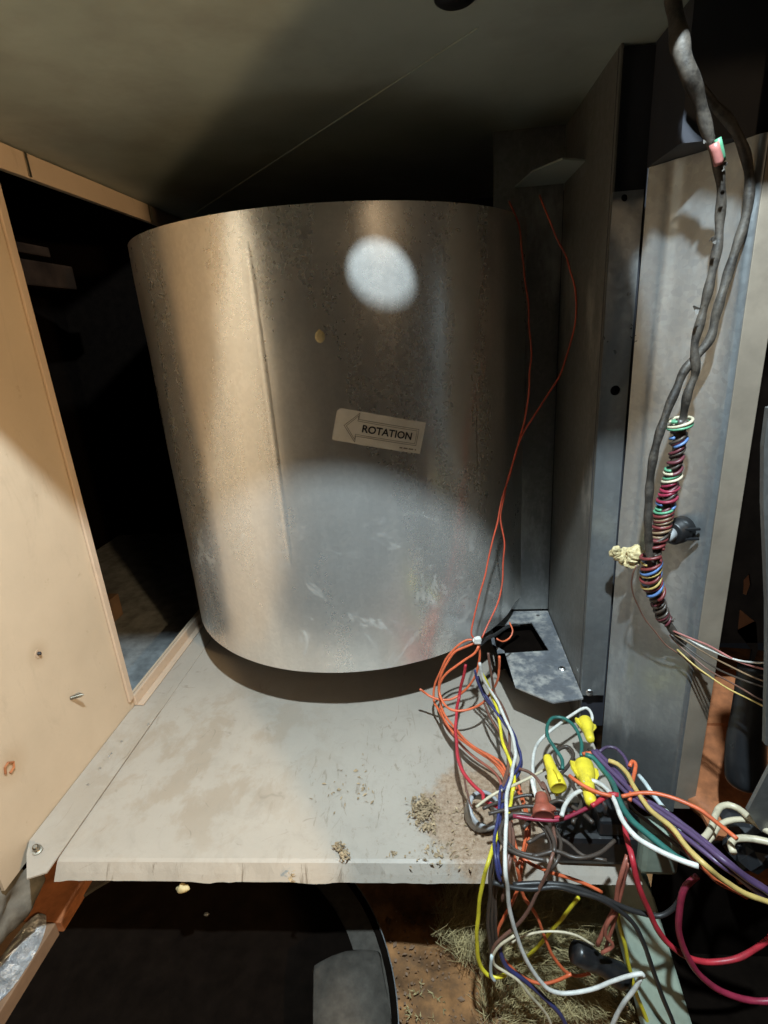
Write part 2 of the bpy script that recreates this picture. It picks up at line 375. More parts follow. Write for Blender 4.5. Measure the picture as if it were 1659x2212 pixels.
# deck (ceiling) with cable hole; dark rear sheet behind a folded seam
hole = (-.0185, .3600)
s0, s1 = P(440, 450, 2, ZC), P(870, 165, 2, ZC)
b = plate_bm([(XL, .2585), (.112, .268), (.118, .340), (.142, .360), (.158, .316), (.30, .320), (.30, .96), (XL, .96)], [circ(hole[0], hole[1], .0195, 28)], (0, 0, ZC), X, Y, .0025)
deck = obj('deck_sheet', b, G['ceil'], cab)
def ring_bm(c, r0, r1, z0, z1, seg=40):
    q = bmesh.new(); rr = []
    for k in range(seg):
        a = 2 * math.pi * k / seg; ca, sa = math.cos(a), math.sin(a)
        rr.append([q.verts.new((c[0] + r * ca, c[1] + r * sa, z)) for r, z in ((r0, z0), (r1, z0), (r1, z1), (r0, z1))])
    for k in range(seg):
        a, c_ = rr[k], rr[(k + 1) % seg]
        for i in range(4): q.faces.new((a[i], a[(i + 1) % 4], c_[(i + 1) % 4], c_[i]))
    bmesh.ops.recalc_face_normals(q, faces=q.faces); return q
obj('rubber_plug', lathe([(.0125, 0), (.0125, -.0015), (.0105, -.0028), (.0004, -.003)], (.021, .397, ZC - .0002), Z, 28), G['black'], deck, True)
dd = (s1 - s0).normalized(); nn = Vector((-dd.y, dd.x, 0))
b = bmesh.new()
for k, (o0, o1, z0, z1) in enumerate(((-.0035, .0035, ZC - .0014, ZC - .0004),)):
    pts = [s0 + nn * o0 - dd * .03, s1 + dd * .08 - nn * .0004, s1 + dd * .08 + nn * .0004, s0 + nn * o1 - dd * .03]
    lo = [b.verts.new((p.x, p.y, z0)) for p in pts]; hi = [b.verts.new((p.x, p.y, z1)) for p in pts]
    b.faces.new(lo[::-1]); b.faces.new(hi)
    for i in range(4): b.faces.new((lo[i], lo[(i + 1) % 4], hi[(i + 1) % 4], hi[i]))
obj('deck_seam', b, G['ceil'], deck)
# back and right end walls
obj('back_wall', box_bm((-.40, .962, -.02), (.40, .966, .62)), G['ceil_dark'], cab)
# divider: outlet plate (faces the camera), corner, wall running to the front, flange strip with holes, post
obj('outlet_plate', box_bm((.07, .649, .052), (XW - .0005, .652, .60), .0004), G['galv'], cab)
wallm = plate_bm([(.484, .0), (.649, .0), (.649, .60), (.484, .60)], [], (XW, 0, 0), Y, Z, .0016)
obj('divider_wall', wallm, G['galv_dusty'], cab)
fx0, fx1 = XW - .0002, .1645
h1 = P(1328, 843, 1, .4825); h2 = P(1300, 1226, 1, .4825); h3 = P(1348, 428, 1, .4825)
b = plate_bm([(fx0, .045), (fx1, .045), (fx1, .506), (fx0, .506)], [circ(h1.x, h1.z, .0042, 18), circ(h3.x, h3.z, .0026, 12)], (0, .4825, 0), X, Z, .0016)
fstrip = obj('flange_strip', b, G['galv_dark'], cab)
obj('rivet', lathe([(.0042, 0), (.0042, .0006), (.0034, .0011), (.0002, .0012)], (h2.x, .4823, h2.z), (0, -1, 0), 16), G['galv'], fstrip)
obj('screw', lathe([(.0042, 0), (.0042, .0012), (.0036, .0022), (.0010, .0028), (.0008, .0018)], (P(1273, 1495, 1, .482).x, .4822, P(1273, 1495, 1, .482).z), (0, -1, 0), 10), G['steel'], fstrip)
obj('post_top_shade', box_bm((.166, .425, .5205), (.2340, .484, .5985)), G['ceil_dark'], cab)  # added black box standing in for the shade above the post
obj('strip_back', box_bm((fx0, .4885, .0), (fx1 + .004, .4895, .5985)), G['ceil_dark'], cab)  # black sheet; above the flange it stands in for shade
# post panel: runs obliquely forward to a rounded front corner, then a narrow front edge
A_, B_ = Vector((.1662, .480)), Vector((.2105, .422))
ab = (B_ - A_).normalized(); nb = Vector((-ab.y, ab.x))      # outward (left)
if nb.x > 0: nb = -nb
def post():
    q = bmesh.new(); out = []
    L = (B_ - A_).length
    for i in range(24):
        s = L * i / 23
        e = 0.0
        # a rolled bead near the seam
        for c0, h, wd in ((.020, .0012, .004),):
            e += h * math.exp(-((s - c0) / wd) ** 2)
        out.append(A_ + ab * s + nb * e)
    c = B_ + Vector((.0055, 0)); out = out[:-1]
    for i in range(8):
        a = math.radians(218 + (270 - 218) * i / 7); out.append(c + Vector((math.cos(a) * .0055, math.sin(a) * .0055)))
    zs = [-.04, .02, .08, .16, .24, .32, .40, .50, .5200]
    g = [[q.verts.new((p.x + .0006 * noise.noise(Vector((p.y * 30, z * 9, 1))), p.y, z)) for p in out] for z in zs]
    for a, c2 in zip(g, g[1:]):
        for i in range(len(out) - 1): q.faces.new((a[i], a[i + 1], c2[i + 1], c2[i]))
    bmesh.ops.recalc_face_normals(q, faces=q.faces); return q, out[-1]
pb, endp = post()
po = obj('post_panel', pb, G['galv_dark'], cab, True)
obj('post_edge', box_bm((endp.x + .0002, endp.y, -.036), (.2345, endp.y + .0025, .598), .0005), G['brownstrip'], cab)
obj('post_side', box_bm((.2325, endp.y + .003, -.036), (.2345, .54, .598)), G['brownstrip'], cab)
# the wire nut's yellow reflection on the post panel is not drawn
# mounting brackets under and over the outlet
zs = .05
pts = [P(u, v, 2, zs) for u, v in ((1110, 1326), (1185, 1318), (1258, 1490), (1258, 1510), (1194, 1517), (1112, 1485), (1092, 1410), (1100, 1408))]
sh = [(.088, .648), (XW - .001, .648), (XW - .001, .470), (.1095, .4635), (.0755, .4885), (.0725, .556), (.086, .557)]
rh = [P(u, v, 2, zs) for u, v in ((1045, 1352), (1148, 1344), (1186, 1405), (1060, 1412))]
sh = [(.060, .648), (XW - .001, .648), (XW - .001, .470), (.1095, .4635), (.0755, .4885), (.0725, .556), (.060, .570)]
hl = [(max(p.x, .064), p.y) for p in rh]
rv = P(1214, 1446, 2, zs); r2 = P(1162, 1329, 2, zs)
br = obj('lower_bracket', plate_bm(sh, [hl, circ(r2.x, r2.y, .0026, 12)], (0, 0, zs), X, Y, -.0016), G['bracket'], cab)
obj('cutout_dark_sheet', box_bm((.066, .547, .030), (.139, .640, .032)), G['blackm'], br)  # added black sheet in place of the dark depth below the cut-out
obj('rivet', lathe([(.0042, 0), (.0040, .0012), (.0025, .0026), (.0002, .0030)], (rv.x, rv.y, zs), Z, 14), G['steel'], br)
ub = [P(u, v, 2, .548) for u, v in ((1104, 413), (1150, 372), (1215, 345), (1290, 350), (1330, 395), (1240, 408))]
ubr = obj('upper_bracket', plate_bm([(p.x, p.y) for p in ub], [], (0, 0, .548), X, Y, .0016), G['ceil'], cab)
c_ = P(1275, 381, 2, .5478); obj('screw', lathe([(.0032, 0), (.0028, -.0014), (.0005, -.0018)], c_, Z, 10), G['steel'], ubr)

# ------------------------------------------------------------------ blower
CX, CY, RR, ZB, ZT = -.117, .714, .227, .07, .519
blow = empty('blower_housing', (CX, CY, ZB), 'round galvanised blower drum with a rotation arrow sticker', 'blower')
def cyl(phi, z, off=0.): return Vector((CX + (RR + off) * math.sin(phi), CY - (RR + off) * math.cos(phi), z))
def wrap_bm():
    q = bmesh.new(); zs_ = np.linspace(ZB, ZT, 40); path = []
    for a in np.radians(np.arange(-150, 69.1, 1.5)):
        p = cyl(a, 0); path.append((p.x, p.y))
    e = path[-1]; path += [(e[0] + .002, e[1] + .004), (.105, .6485)]
    n = len(path); g = []
    for z in zs_:
        row = []
        for i, (x, y) in enumerate(path):
            d = Vector((x - CX, y - CY)).normalized()
            k = .0011 * noise.noise(Vector((i * .05, z * 9, 4))) + .0004 * noise.noise(Vector((i * .16, z * 30, 2)))
            for (di, dz, da) in ((72, .13, -.0012), (85, .115, -.0014), (66, .165, .0008)):
                k += da * math.exp(-(((i - di) * .0057 * 1.0) / .008) ** 2 - ((z - dz) / .012) ** 2)
            row.append(q.verts.new((x + d.x * k, y + d.y * k, z)))
        g.append(row)
    for a, c in zip(g, g[1:]):
        for i in range(n - 1): q.faces.new((a[i], a[i + 1], c[i + 1], c[i]))
    bmesh.ops.recalc_face_normals(q, faces=q.faces)
    if q.faces[len(q.faces) // 2].normal.y > 0: bmesh.ops.reverse_faces(q, faces=q.faces)
    return q
o = obj('drum_wall', wrap_bm(), G['drum'], blow, True)
md = o.modifiers.new('thickness', 'SOLIDIFY'); md.thickness = .0009; md.offset = -1
me_ = o.modifiers.new('crisp_edges', 'EDGE_SPLIT'); me_.split_angle = math.radians(40)
for nm, z in (('bottom_plate', ZB + .006), ('top_plate', ZT - .006)):
    q = bmesh.new()
    vs_ = [q.verts.new(cyl(math.radians(a), z, -.002)) for a in range(0, 360, 5)]
    q.faces.new(vs_); obj(nm, q, G['galv_dark'], blow)
q = bmesh.new()                                                # lapped vertical seam in the sheet
for ph, wd in ((-.150, .0016), (.80, .0016)):
    rows = []
    for z in np.linspace(ZB + .002, ZT - .003, 14): rows.append([q.verts.new(cyl(ph + s * wd / RR, z, h)) for s, h in ((-2.2, -.00015), (-.8, .00006), (.8, .00006), (2.2, -.00015))])
    for a, c in zip(rows, rows[1:]):
        for i in range(3): q.faces.new((a[i], a[i + 1], c[i + 1], c[i]))
bmesh.ops.recalc_face_normals(q, faces=q.faces)
obj('drum_seam', q, G['drum'], blow, True)
# sticker, bent round the drum: local s (along), t (up), tilted
TIL = math.radians(-15.2); SPH = math.asin((-.0505 - CX) / RR)
def stick(s, t, off):
    a = SPH + (s * math.cos(TIL) - t * math.sin(TIL)) / RR
    return cyl(a, .3283 + s * math.sin(TIL) + t * math.cos(TIL), off)
LW, LH = .0865, .0305
q = bmesh.new(); nx, nz_ = 26, 8; g = []
for j in range(nz_ + 1):
    row = []
    for i in range(nx + 1):
        s, t = LW * (i / nx - .5), LH * (j / nz_ - .5)
        e = .0008 + .0010 * max(0, (-s / LW - .40) * 10) * max(0, t / LH * 2)      # upper left corner lifts a little
        if i == 0 and j == nz_: s += .0022; t -= .0006
        row.append(q.verts.new(stick(s, t, e)))
    g.append(row)
for a, c in zip(g, g[1:]):
    for i in range(nx): q.faces.new((a[i], a[i + 1], c[i + 1], c[i]))
bmesh.ops.recalc_face_normals(q, faces=q.faces)
st = obj('rotation_sticker', q, G['paper'], blow, True)
def line_bm(pts, wd, q, off=.00105):
    n = len(pts)
    for i in range(n):
        a, c = Vector(pts[i]), Vector(pts[(i + 1) % n]); d = (c - a).normalized(); m = Vector((-d.y, d.x)) * wd / 2
        k = max(1, int((c - a).length / .004))
        a = a - d * wd / 2; c = c + d * wd / 2
        for j in range(k):
            e0, e1 = a.lerp(c, j / k), a.lerp(c, (j + 1) / k)
            q.faces.new([q.verts.new(stick(p.x, p.y, off + i * .000004)) for p in (e0 - m, e1 - m, e1 + m, e0 + m)])
    return q
def arrow(ins):
    a = .0135 - ins * 1.5; h = .0078 - ins
    return [(-.0345 + ins * 1.35, 0), (-.0222 - ins * .35, a), (-.0222 - ins * .35, h), (.0372 - ins, h), (.0372 - ins, -h), (-.0222 - ins * .35, -h), (-.0222 - ins * .35, -a)]
q = bmesh.new(); line_bm(arrow(0), .00045, q); line_bm(arrow(.0016), .00040, q); obj('arrow_outline', q, G['inkfaint'], st)
def text_bm(txt, size, s0, t0, off, bold=0.0):
    fc = bpy.data.curves.new('lettering', 'FONT'); fc.body = txt; fc.size = size; fc.offset = bold; fc.align_x = 'CENTER'; fc.align_y = 'CENTER'; fc.resolution_u = 3
    fo = bpy.data.objects.new('lettering', fc); S.collection.objects.link(fo)
    bpy.context.view_layer.update()
    me = bpy.data.meshes.new_from_object(fo.evaluated_get(bpy.context.evaluated_depsgraph_get()))
    bpy.data.objects.remove(fo); bpy.data.curves.remove(fc)
    q = bmesh.new(); q.from_mesh(me); bpy.data.meshes.remove(me)
    for v in q.verts: v.co = stick(v.co.x + s0, v.co.y + t0, off)
    return q
obj('lettering', text_bm('ROTATION', .0096, .0068, -.0002, .0012, .00022), G['ink'], st)
q = bmesh.new()                                                # part number too small to read: four worn dashes of print
for s, wd in ((.0225, .003), (.0272, .0042), (.0328, .0050), (.0375, .0012)):
    q.faces.new([q.verts.new(stick(s + a * wd / 2, -.0118 + c * .0006, .0012)) for a, c in ((-1, -1), (1, -1), (1, 1), (-1, 1))])
obj('small_print', q, G['inkfaint'], st)
ph = math.asin((-.097 - CX) / RR)
q = blob(cyl(ph, .4165, .0003), (.0046, .0012, .0058), .12, 3, 2)
for v in q.verts:
    if v.co.z > .4185: v.co.x = v.co.x + (cyl(ph, 0).x - v.co.x) * min(1, (v.co.z - .4185) / .006)
obj('glue_drop', q, G['sealant'], blow, True)

# ------------------------------------------------------------------ return duct seen through the opening
duct = empty('return_duct', (-.55, .7, -.03), 'dark return air duct beyond the side opening, brown boards and grey liner', 'duct')
obj('duct_floor', box_bm((-.80, .35, -.05), (XL - .004, 1.2, -.03)), G['ductgrey'], duct)
obj('duct_wall', box_bm((-.66, .35, -.03), (-.64, .80, .10)), G['duct'], duct)
obj('duct_board', box_bm((-.64, .45, -.0295), (-.56, .80, .012), .002), G['duct'], duct)
obj('duct_board', box_bm((-.637, .40, .515), (-.60, .95, .552), .003), G['duct_shaded'], duct)
obj('duct_board', box_bm((-.64, .40, .56), (-.60, .90, .575), .003), G['duct_shaded'], duct)
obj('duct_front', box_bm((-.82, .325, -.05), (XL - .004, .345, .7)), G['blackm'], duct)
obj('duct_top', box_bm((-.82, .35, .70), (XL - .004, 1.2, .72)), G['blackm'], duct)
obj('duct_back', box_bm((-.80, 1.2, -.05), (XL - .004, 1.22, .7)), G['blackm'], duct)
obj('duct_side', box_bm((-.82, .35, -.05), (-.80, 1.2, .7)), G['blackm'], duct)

# ------------------------------------------------------------------ below the pan
gz = -.15
q = bmesh.new(); n = 70; g = []
for j in range(n + 1):
    row = []
    for i in range(n + 1):
        x, y = -.6 + 1.3 * i / n, .1 + .75 * j / n
        row.append(q.verts.new((x, y, gz + .010 * noise.noise(Vector((x * 9, y * 9, 0))) + .006 * noise.noise(Vector((x * 30, y * 30, 2))))))
    g.append(row)
for a, c in zip(g, g[1:]):
    for i in range(n): q.faces.new((a[i], a[i + 1], c[i + 1], c[i]))
tag(obj('ground', q, G['rubble']), kind='structure')
drm = empty('round_drum', (-.25, .255, -.15), 'black round drum standing in the dark below the floor pan', 'drum')
q = lathe([(.19, 0), (.203, .002), (.203, .033), (.205, .035), (.205, .04), (.200, .04), (.198, .034), (.002, .034)], (-.25, .255, -.157), Z, 90)
obj('drum_body', q, G['blackm'], drm, True)
obj('drum_band', ring_bm((-.25, .255), .176, .199, -.1228, -.1195, 80), G['pad'], drm)
obj('drum_rim', ring_bm((-.25, .255), .2045, .2054, -.1175, -.1160, 100), G['galv_dark'], drm)
q = box_bm((-.5, -.5, -.5), (.5, .5, .5)); bmesh.ops.subdivide_edges(q, edges=q.edges, cuts=9)
for v in q.verts:
    c = v.co * 2; m = max(abs(c.x), abs(c.y), abs(c.z)); nrm = c.normalized() * m
    v.co = c.lerp(nrm, .6)
bmesh.ops.transform(q, matrix=Matrix.Translation((-.080, .262, -.100)) @ Matrix.Rotation(.25, 4, 'Z') @ Matrix.Diagonal((.036, .055, .024, 1)), verts=q.verts)
tag(obj('grey_pad', q, G['pad'], None, True), 'rounded grey pad lying on the black drum at the bottom edge', 'pad')
ledge = empty('base_ledge', (-.43, .32, -.12), 'rusty brown base ledge at the lower left corner with a foil patch', 'ledge')
obj('ledge_board', box_bm((-.50, .15, -.16), (-.385, .336, -.108), .001), G['duct'], ledge)
obj('ledge_board', box_bm((-.50, .338, -.17), (-.382, .46, -.1105), .001), G['rust'], ledge)
ft = P(34, 2070, 2, -.107)
q = bmesh.new()
ga = []
for j in range(14):
    row = []
    for i in range(24):
        r, a = (j + .3) / 13.3, 2 * math.pi * i / 24
        rr = r * (1 + .12 * noise.noise(Vector((math.cos(a) * 2, math.sin(a) * 2, 5))))
        x, y = rr * .017 * math.cos(a), rr * .040 * math.sin(a)
        x, y = x * math.cos(.35) + y * math.sin(.35) * -.2, y
        row.append(q.verts.new((ft.x + x, ft.y + y, -.1072 + .0035 * (1 - r) + .0022 * noise.noise(Vector((x * 160, y * 160, 0))))))
    ga.append(row)
for a, c in zip(ga, ga[1:]):
    for i in range(24): q.faces.new((a[i], a[(i + 1) % 24], c[(i + 1) % 24], c[i]))
q.faces.new(ga[0])
bmesh.ops.recalc_face_normals(q, faces=q.faces)
obj('foil_patch', q, G['foil'], ledge)
q = blob(P(0, 1930, 2, -.04), (.024, .036, .028), .5, 5, 4, 40)
tag(obj('mastic_lump', q, G['greycloth'], None, True), 'grey lump of duct mastic at the left edge under the side wall', 'mastic')
q = blob(P(448, 1985, 1, .36), (.006, .005, .010), .3, 8, 2, 90)
tag(obj('metal_chip', q, G['galv_dark'], None, True), 'small dull metal chip hanging in the dark below the floor pan', 'scrap')
q = blob(P(395, 1917, 1, .315), (.006, .003, .0035), .5, 9, 3, 200)
tag(obj('amber_crumb', q, G['sealant'], None, True), 'amber crumb stuck under the rolled front lip', 'crumb')
q = bmesh.new()
for i in range(900):
    u, v = random.uniform(840, 1420), random.uniform(1930, 2225)
    p = P(u, v, 2, -.147); a = random.uniform(0, 6.28); k = random.uniform(.0005, .0019) * (2 if random.random() < .06 else 1)
    e = Vector((math.cos(a), math.sin(a), random.uniform(-.3, .4))) * k; f_ = Vector((-e.y, e.x, random.uniform(-.3, .6) * k)) * random.uniform(.3, .9)
    q.faces.new([q.verts.new(p + x) for x in (-e, -f_, e, f_ + Vector((0, 0, k * .4)))])
tag(obj('ground_litter', q, G['duct']), 'brown crumbs and bark flakes strewn on the ground below the pan', 'debris', kind='stuff')
# green strut
a, c = P(1348, 1890, 2, -.06), P(1452, 2260, 2, -.13)
d = (c - a).normalized(); s = d.cross(Vector((0, 0, 1))).normalized(); u_ = s.cross(d)
M = Matrix((( s.x, d.x, u_.x, (a.x + c.x) / 2), (s.y, d.y, u_.y, (a.y + c.y) / 2), (s.z, d.z, u_.z, (a.z + c.z) / 2), (0, 0, 0, 1)))
q = box_bm((-.019, -(c - a).length / 2, -.006), (.019, (c - a).length / 2, .006), .0022, None, M)
tag(obj('green_strut', q, G['greenpaint']), 'pale green grey metal strut slanting down below the floor pan', 'strut')
# insulation tuft
q = bmesh.new()
def fibre(q, o, d, L, wd):
    d = d.normalized(); s = d.cross(Vector((random.random() - .5, random.random() - .5, random.random() - .5))).normalized() * wd
    k = Vector((random.uniform(-1, 1), random.uniform(-1, 1), random.uniform(-1, 1))) * L * .18
    m = o + d * L * .5 + k; e = o + d * L + k * .3
    v = [q.verts.new(x) for x in (o - s, o + s, m + s, m - s, e)]
    q.faces.new((v[0], v[1], v[2], v[3])); q.faces.new((v[3], v[2], v[4]))
for i in range(9000):
    u, v = random.uniform(930, 1345), random.uniform(1905, 2120)
    if ((u - 1140) / 205) ** 2 + ((v - 2000) / 120) ** 2 > random.uniform(.6, 1.15): continue
    p = P(u, v, 2, -.125 + random.uniform(-.015, .012))
    ang = random.gauss(.35 + math.sin(u * .02) * 1.1, .55)
    fibre(q, p, Vector((math.cos(ang), math.sin(ang), random.gauss(.05, .3))), random.uniform(.02, .06), random.uniform(.0001, .00028))
for (u, v, n) in ((905, 2150, 6), (880, 2190, 5), (965, 2175, 3), (930, 2205, 6), (1190, 2150, 4)):
    for i in range(n):
        p = P(random.gauss(u, 16), random.gauss(v, 13), 2, -.146)
        for k in range(5): fibre(q, p + Vector((0, 0, .002 * random.random())), Vector((random.gauss(0, 1), random.gauss(0, 1), abs(random.gauss(0, .7)))), random.uniform(.002, .006), .0004)
for i in range(2600):
    u, v = random.uniform(1040, 1400), random.uniform(2090, 2215)
    p = P(u, v, 2, -.142 + random.uniform(-.004, .012)); ang = random.gauss(1.4 + math.sin(u * .015) * 1.2, .6)
    fibre(q, p, Vector((math.cos(ang), math.sin(ang), random.gauss(.15, .35))), random.uniform(.008, .03), random.uniform(.0001, .0003))
tag(obj('insulation_fibres', q, G['fibre']), 'matted green brown glass fibre insulation under the hanging wires', 'insulation', kind='stuff')
q = blob(P(1150, 2005, 2, -.145), (.075, .05, .022), .3, 12, 4, 25)
tag(obj('insulation_wad', q, G['fibre'], None, True), 'dark wad of insulation beneath the loose fibres', 'insulation')

# ------------------------------------------------------------------ litter on the pan
q = bmesh.new()
def flake(q, c, s):
    a = random.uniform(0, 6.28); d = Vector((math.cos(a), math.sin(a), random.uniform(-.4, .5))) * s; e = Vector((-d.y, d.x, random.uniform(-.5, .5) * s)) * random.uniform(.15, .6)
    v = [q.verts.new(c + x) for x in (-d, -e, d, e + Vector((0, 0, s * .4)))]; q.faces.new(v)
for (u, v, n, su, sv, hh) in ((915, 1752, 420, 24, 22, .006), (925, 1790, 60, 18, 8, .004), (732, 1832, 60, 10, 9, .004), (745, 1850, 60, 9, 9, .004), (630, 1895, 16, 6, 8, .0), (1000, 1765, 60, 40, 40, .001), (850, 1845, 8, 5, 4, .002), (760, 1700, 50, 70, 50, .0), (940, 1840, 90, 60, 30, .0)):
    for i in range(n):
        p = P(random.gauss(u, su * .6), random.gauss(v, sv * .6), 2, .001)
        p.z = .0012 + random.random() * hh; flake(q, p, random.uniform(.0006, .0028))
tag(obj('dry_litter', q, G['litter']), 'dry brown chaff and insect husks scattered on the floor pan', 'debris', kind='stuff')

# ------------------------------------------------------------------ wires
def dep(v): return min(.50, floor_y(v) * .93) if v < 1869 else .302 - (v - 1869) * .00003
def TG(x, y): return 829.5 + x * .5, 1468.9 + y * .5
def TA(x, y): return 898.6 + x * .26042, 1296.1 + y * .26042
def TB(x, y): return 898.6 + x * .26042, 1684.9 + y * .26042
def TE(x, y): return 1261.5 + x * .31248, 812.2 + y * .31248
def TF(x, y): return 1382.5 + x * .35178, y * .35178
def TD(x, y): return x, y
def pts3(T, pts, k=1., yd=None):
    out = []
    for p in pts:
        u, v = T(p[0], p[1]); y = p[2] if len(p) > 2 else (yd if yd else dep(v))
        out.append(P(u, v, 1, y * k))
    return out
RW = .00185
def wire(col, label, segs, r=RW, k=1., yd=None, name=None, mat=None, group=None):
    p = []
    for T, pts in segs: p += pts3(T, pts, k, yd)
    sd = random.random() * 90
    pth = [q_ + Vector((noise.noise(q_ * 38 + Vector((sd, 0, 0))), .5 * noise.noise(q_ * 38 + Vector((0, sd, 0))), noise.noise(q_ * 38 + Vector((0, 0, sd))))) * .0017 for q_ in catmull(p)]
    o = obj(name or f'{col}_wire', sweep(pth, (lambda t, r=r * .70, q=random.random() * 50: r * (1 + .10 * noise.noise(Vector((t * 23, q, 0))))), 8), mat or WC[col], None, True)
    return tag(o, label, 'wire', group)
# thermostat-red pair from the upper bracket down to the cable tie
o_up = [(1165, 420, .600), (1195, 500, .590), (1230, 580, .575), (1243, 640, .57), (1235, 720, .565), (1205, 820, .56), (1150, 900, .548), (1120, 960, .54), (1100, 1030, .535), (1082, 1090, .53), (1065, 1170, .525), (1045, 1260, .515), (1025, 1330, .505), (1018, 1372, .498), (1026, 1380, .496)]
wire('orange', 'right of two thin orange wires running from the upper bracket to the cable tie', [(TD, o_up)], .0013, mat=WC['redorange'], name='thin_orange_wire', group='thin orange wires beside the drum')
o_up = [(1100, 436, .60), (1118, 480, .595), (1132, 560, .592), (1140, 650, .59), (1146, 760, .575), (1138, 880, .552), (1118, 960, .542), (1098, 1040, .537), (1083, 1110, .532), (1088, 1180, .53), (1087, 1235, .528), (1080, 1290, .52), (1062, 1335, .51), (1040, 1378, .497)]
wire('orange', 'left of two thin orange wires beside the drum, nearest the drum seam at its top', [(TD, o_up)], .0013, mat=WC['redorange'], name='thin_orange_wire', group='thin orange wires beside the drum')
# coil at the tie and the orange run across the pan
wire('orange', 'outermost orange loop below the cable tie, top wire of the orange run', [(TA, [(498, 338), (430, 330), (350, 370), (280, 450), (230, 530), (185, 630), (160, 720), (150, 830), (175, 900), (225, 980), (300, 1070), (400, 1150), (560, 1265), (700, 1355), (745, 1420)]), (TB, [(830, 20), (880, 130), (920, 260), (935, 420), (905, 560), (880, 700), (860, 850), (890, 950), (950, 1060), (1010, 1180), (1070, 1330), (1150, 1480), (1240, 1590), (1340, 1620), (1450, 1600)])], group='orange wires')
wire('orange', 'second orange loop inside the outermost one, middle wire of the orange run', [(TA, [(505, 350), (420, 385), (330, 430), (260, 530), (215, 620), (188, 740), (205, 860), (250, 960), (320, 1060), (420, 1165), (600, 1300), (720, 1400), (760, 1480)]), (TB, [(850, 100), (905, 260), (915, 420), (890, 560), (850, 700), (780, 560, .33), (840, 720), (862, 860), (800, 1010), (730, 1150), (680, 1260), (675, 1370), (720, 1490), (820, 1590), (940, 1660), (1060, 1680), (1180, 1650), (1290, 1600)])], k=.985, group='orange wires')
wire('orange', 'orange wire curling through the coil, free end pointing left under the drum', [(TA, [(520, 360), (532, 420), (520, 520), (480, 640), (430, 720), (370, 780), (300, 815), (220, 822), (150, 810), (90, 785), (25, 738)])], k=.975, group='orange wires')
wire('orange', 'lowest orange loop of the coil, ending upright at the bracket side', [(TA, [(512, 385), (490, 440), (420, 490), (340, 545), (260, 600), (215, 660), (195, 760), (225, 850), (300, 908), (400, 915), (500, 885), (590, 820), (650, 730), (685, 640), (695, 550), (690, 465)])], k=.965, group='orange wires')
wire('orange', 'bottom wire of the orange run, swinging right over the front lip', [(TA, [(205, 900), (240, 1000), (330, 1110), (470, 1230), (620, 1330), (700, 1420), (740, 1500)]), (TB, [(720, 80), (780, 300, .355), (810, 480), (850, 600), (940, 680), (1040, 740), (1150, 790), (1280, 820), (1380, 850), (1460, 890), (1540, 935)])], k=.99, group='orange wires')
wire('rust', 'dull rust coloured wire lying along the shaded side of the orange run', [(TA, [(215, 960), (260, 1060), (360, 1190), (480, 1290), (600, 1390), (690, 1480), (730, 1600)])], k=1.02)
wire('red', 'red wire dropping left of the coil and sweeping right to the wire nuts', [(TA, [(415, 540), (395, 640), (360, 800), (335, 930), (330, 1050), (338, 1200), (355, 1330), (400, 1440), (480, 1540), (560, 1620)]), (TB, [(560, 165), (640, 215), (740, 262), (900, 312), (1100, 325), (1300, 280), (1420, 240), (1500, 180)])], .0023, .97)
wire('brown', 'thin brown wire falling from the red wire into the grey bushing', [(TA, [(350, 1180), (365, 1330), (385, 1450), (420, 1600)]), (TB, [(420, 90), (455, 190), (480, 240)])], .0013, .975)
wire('navy', 'front navy wire of the hanging bunch, bowing left over the front lip', [(TA, [(490, 580), (520, 680), (560, 790), (640, 900), (740, 1040), (820, 1160), (868, 1300), (850, 1380), (780, 1480), (730, 1590)]), (TB, [(710, 60), (695, 200), (675, 350), (655, 500), (665, 640), (690, 760), (720, 850)])], k=.95, group='navy wires')
wire('navy', 'rear navy wire of the hanging bunch, kinked beside the white one', [(TA, [(520, 640), (560, 760), (620, 860), (720, 980), (800, 1100), (850, 1220), (880, 1330), (860, 1420), (800, 1520), (760, 1620)]), (TB, [(750, 30), (725, 180), (700, 320), (690, 470), (680, 640), (700, 790)])], k=.962, group='navy wires')
wire('white', 'long white wire of the hanging bunch looping below the lip to a sharp kink', [(TA, [(525, 520), (555, 650), (600, 740), (650, 810), (720, 940), (780, 1080), (812, 1200), (830, 1285), (805, 1400), (790, 1490)]), (TB, [(760, 100), (752, 260), (742, 420), (738, 600), (745, 760), (765, 900), (785, 1100), (830, 1280), (880, 1420), (940, 1540), (1030, 1670), (1100, 1740), (1190, 1772), (1320, 1770), (1460, 1740), (1600, 1685)]), (TG, [(1000, 1300), (1060, 1278), (1110, 1268), (1118, 1280)])], .0022, .94)
wire('white', 'short white wire running down from the kink out of the bottom edge', [(TG, [(1116, 1280), (1090, 1325), (1040, 1395), (1000, 1460), (960, 1540)])], .0024, .945)
wire('yellow', 'yellow wire of the hanging bunch hanging in a deep loop below the lip', [(TA, [(535, 590), (580, 680), (615, 770), (660, 880), (695, 1020), (712, 1150), (755, 1280), (800, 1390), (818, 1480), (800, 1600)]), (TB, [(802, 60), (785, 200), (740, 330), (690, 440), (640, 550), (595, 690), (555, 850), (525, 1020), (505, 1200), (503, 1350), (520, 1490), (560, 1585), (620, 1628), (690, 1625), (740, 1605)])], .0022, .955)
wire('brown', 'right brown wire of the hanging bunch near the bracket', [(TA, [(600, 440), (620, 600), (660, 770), (720, 880), (755, 980), (780, 1150), (775, 1300), (760, 1420), (750, 1560)]), (TB, [(770, 60), (775, 250), (772, 450), (765, 600), (750, 760), (730, 900), (705, 1010)])], k=.958, group='brown wires')
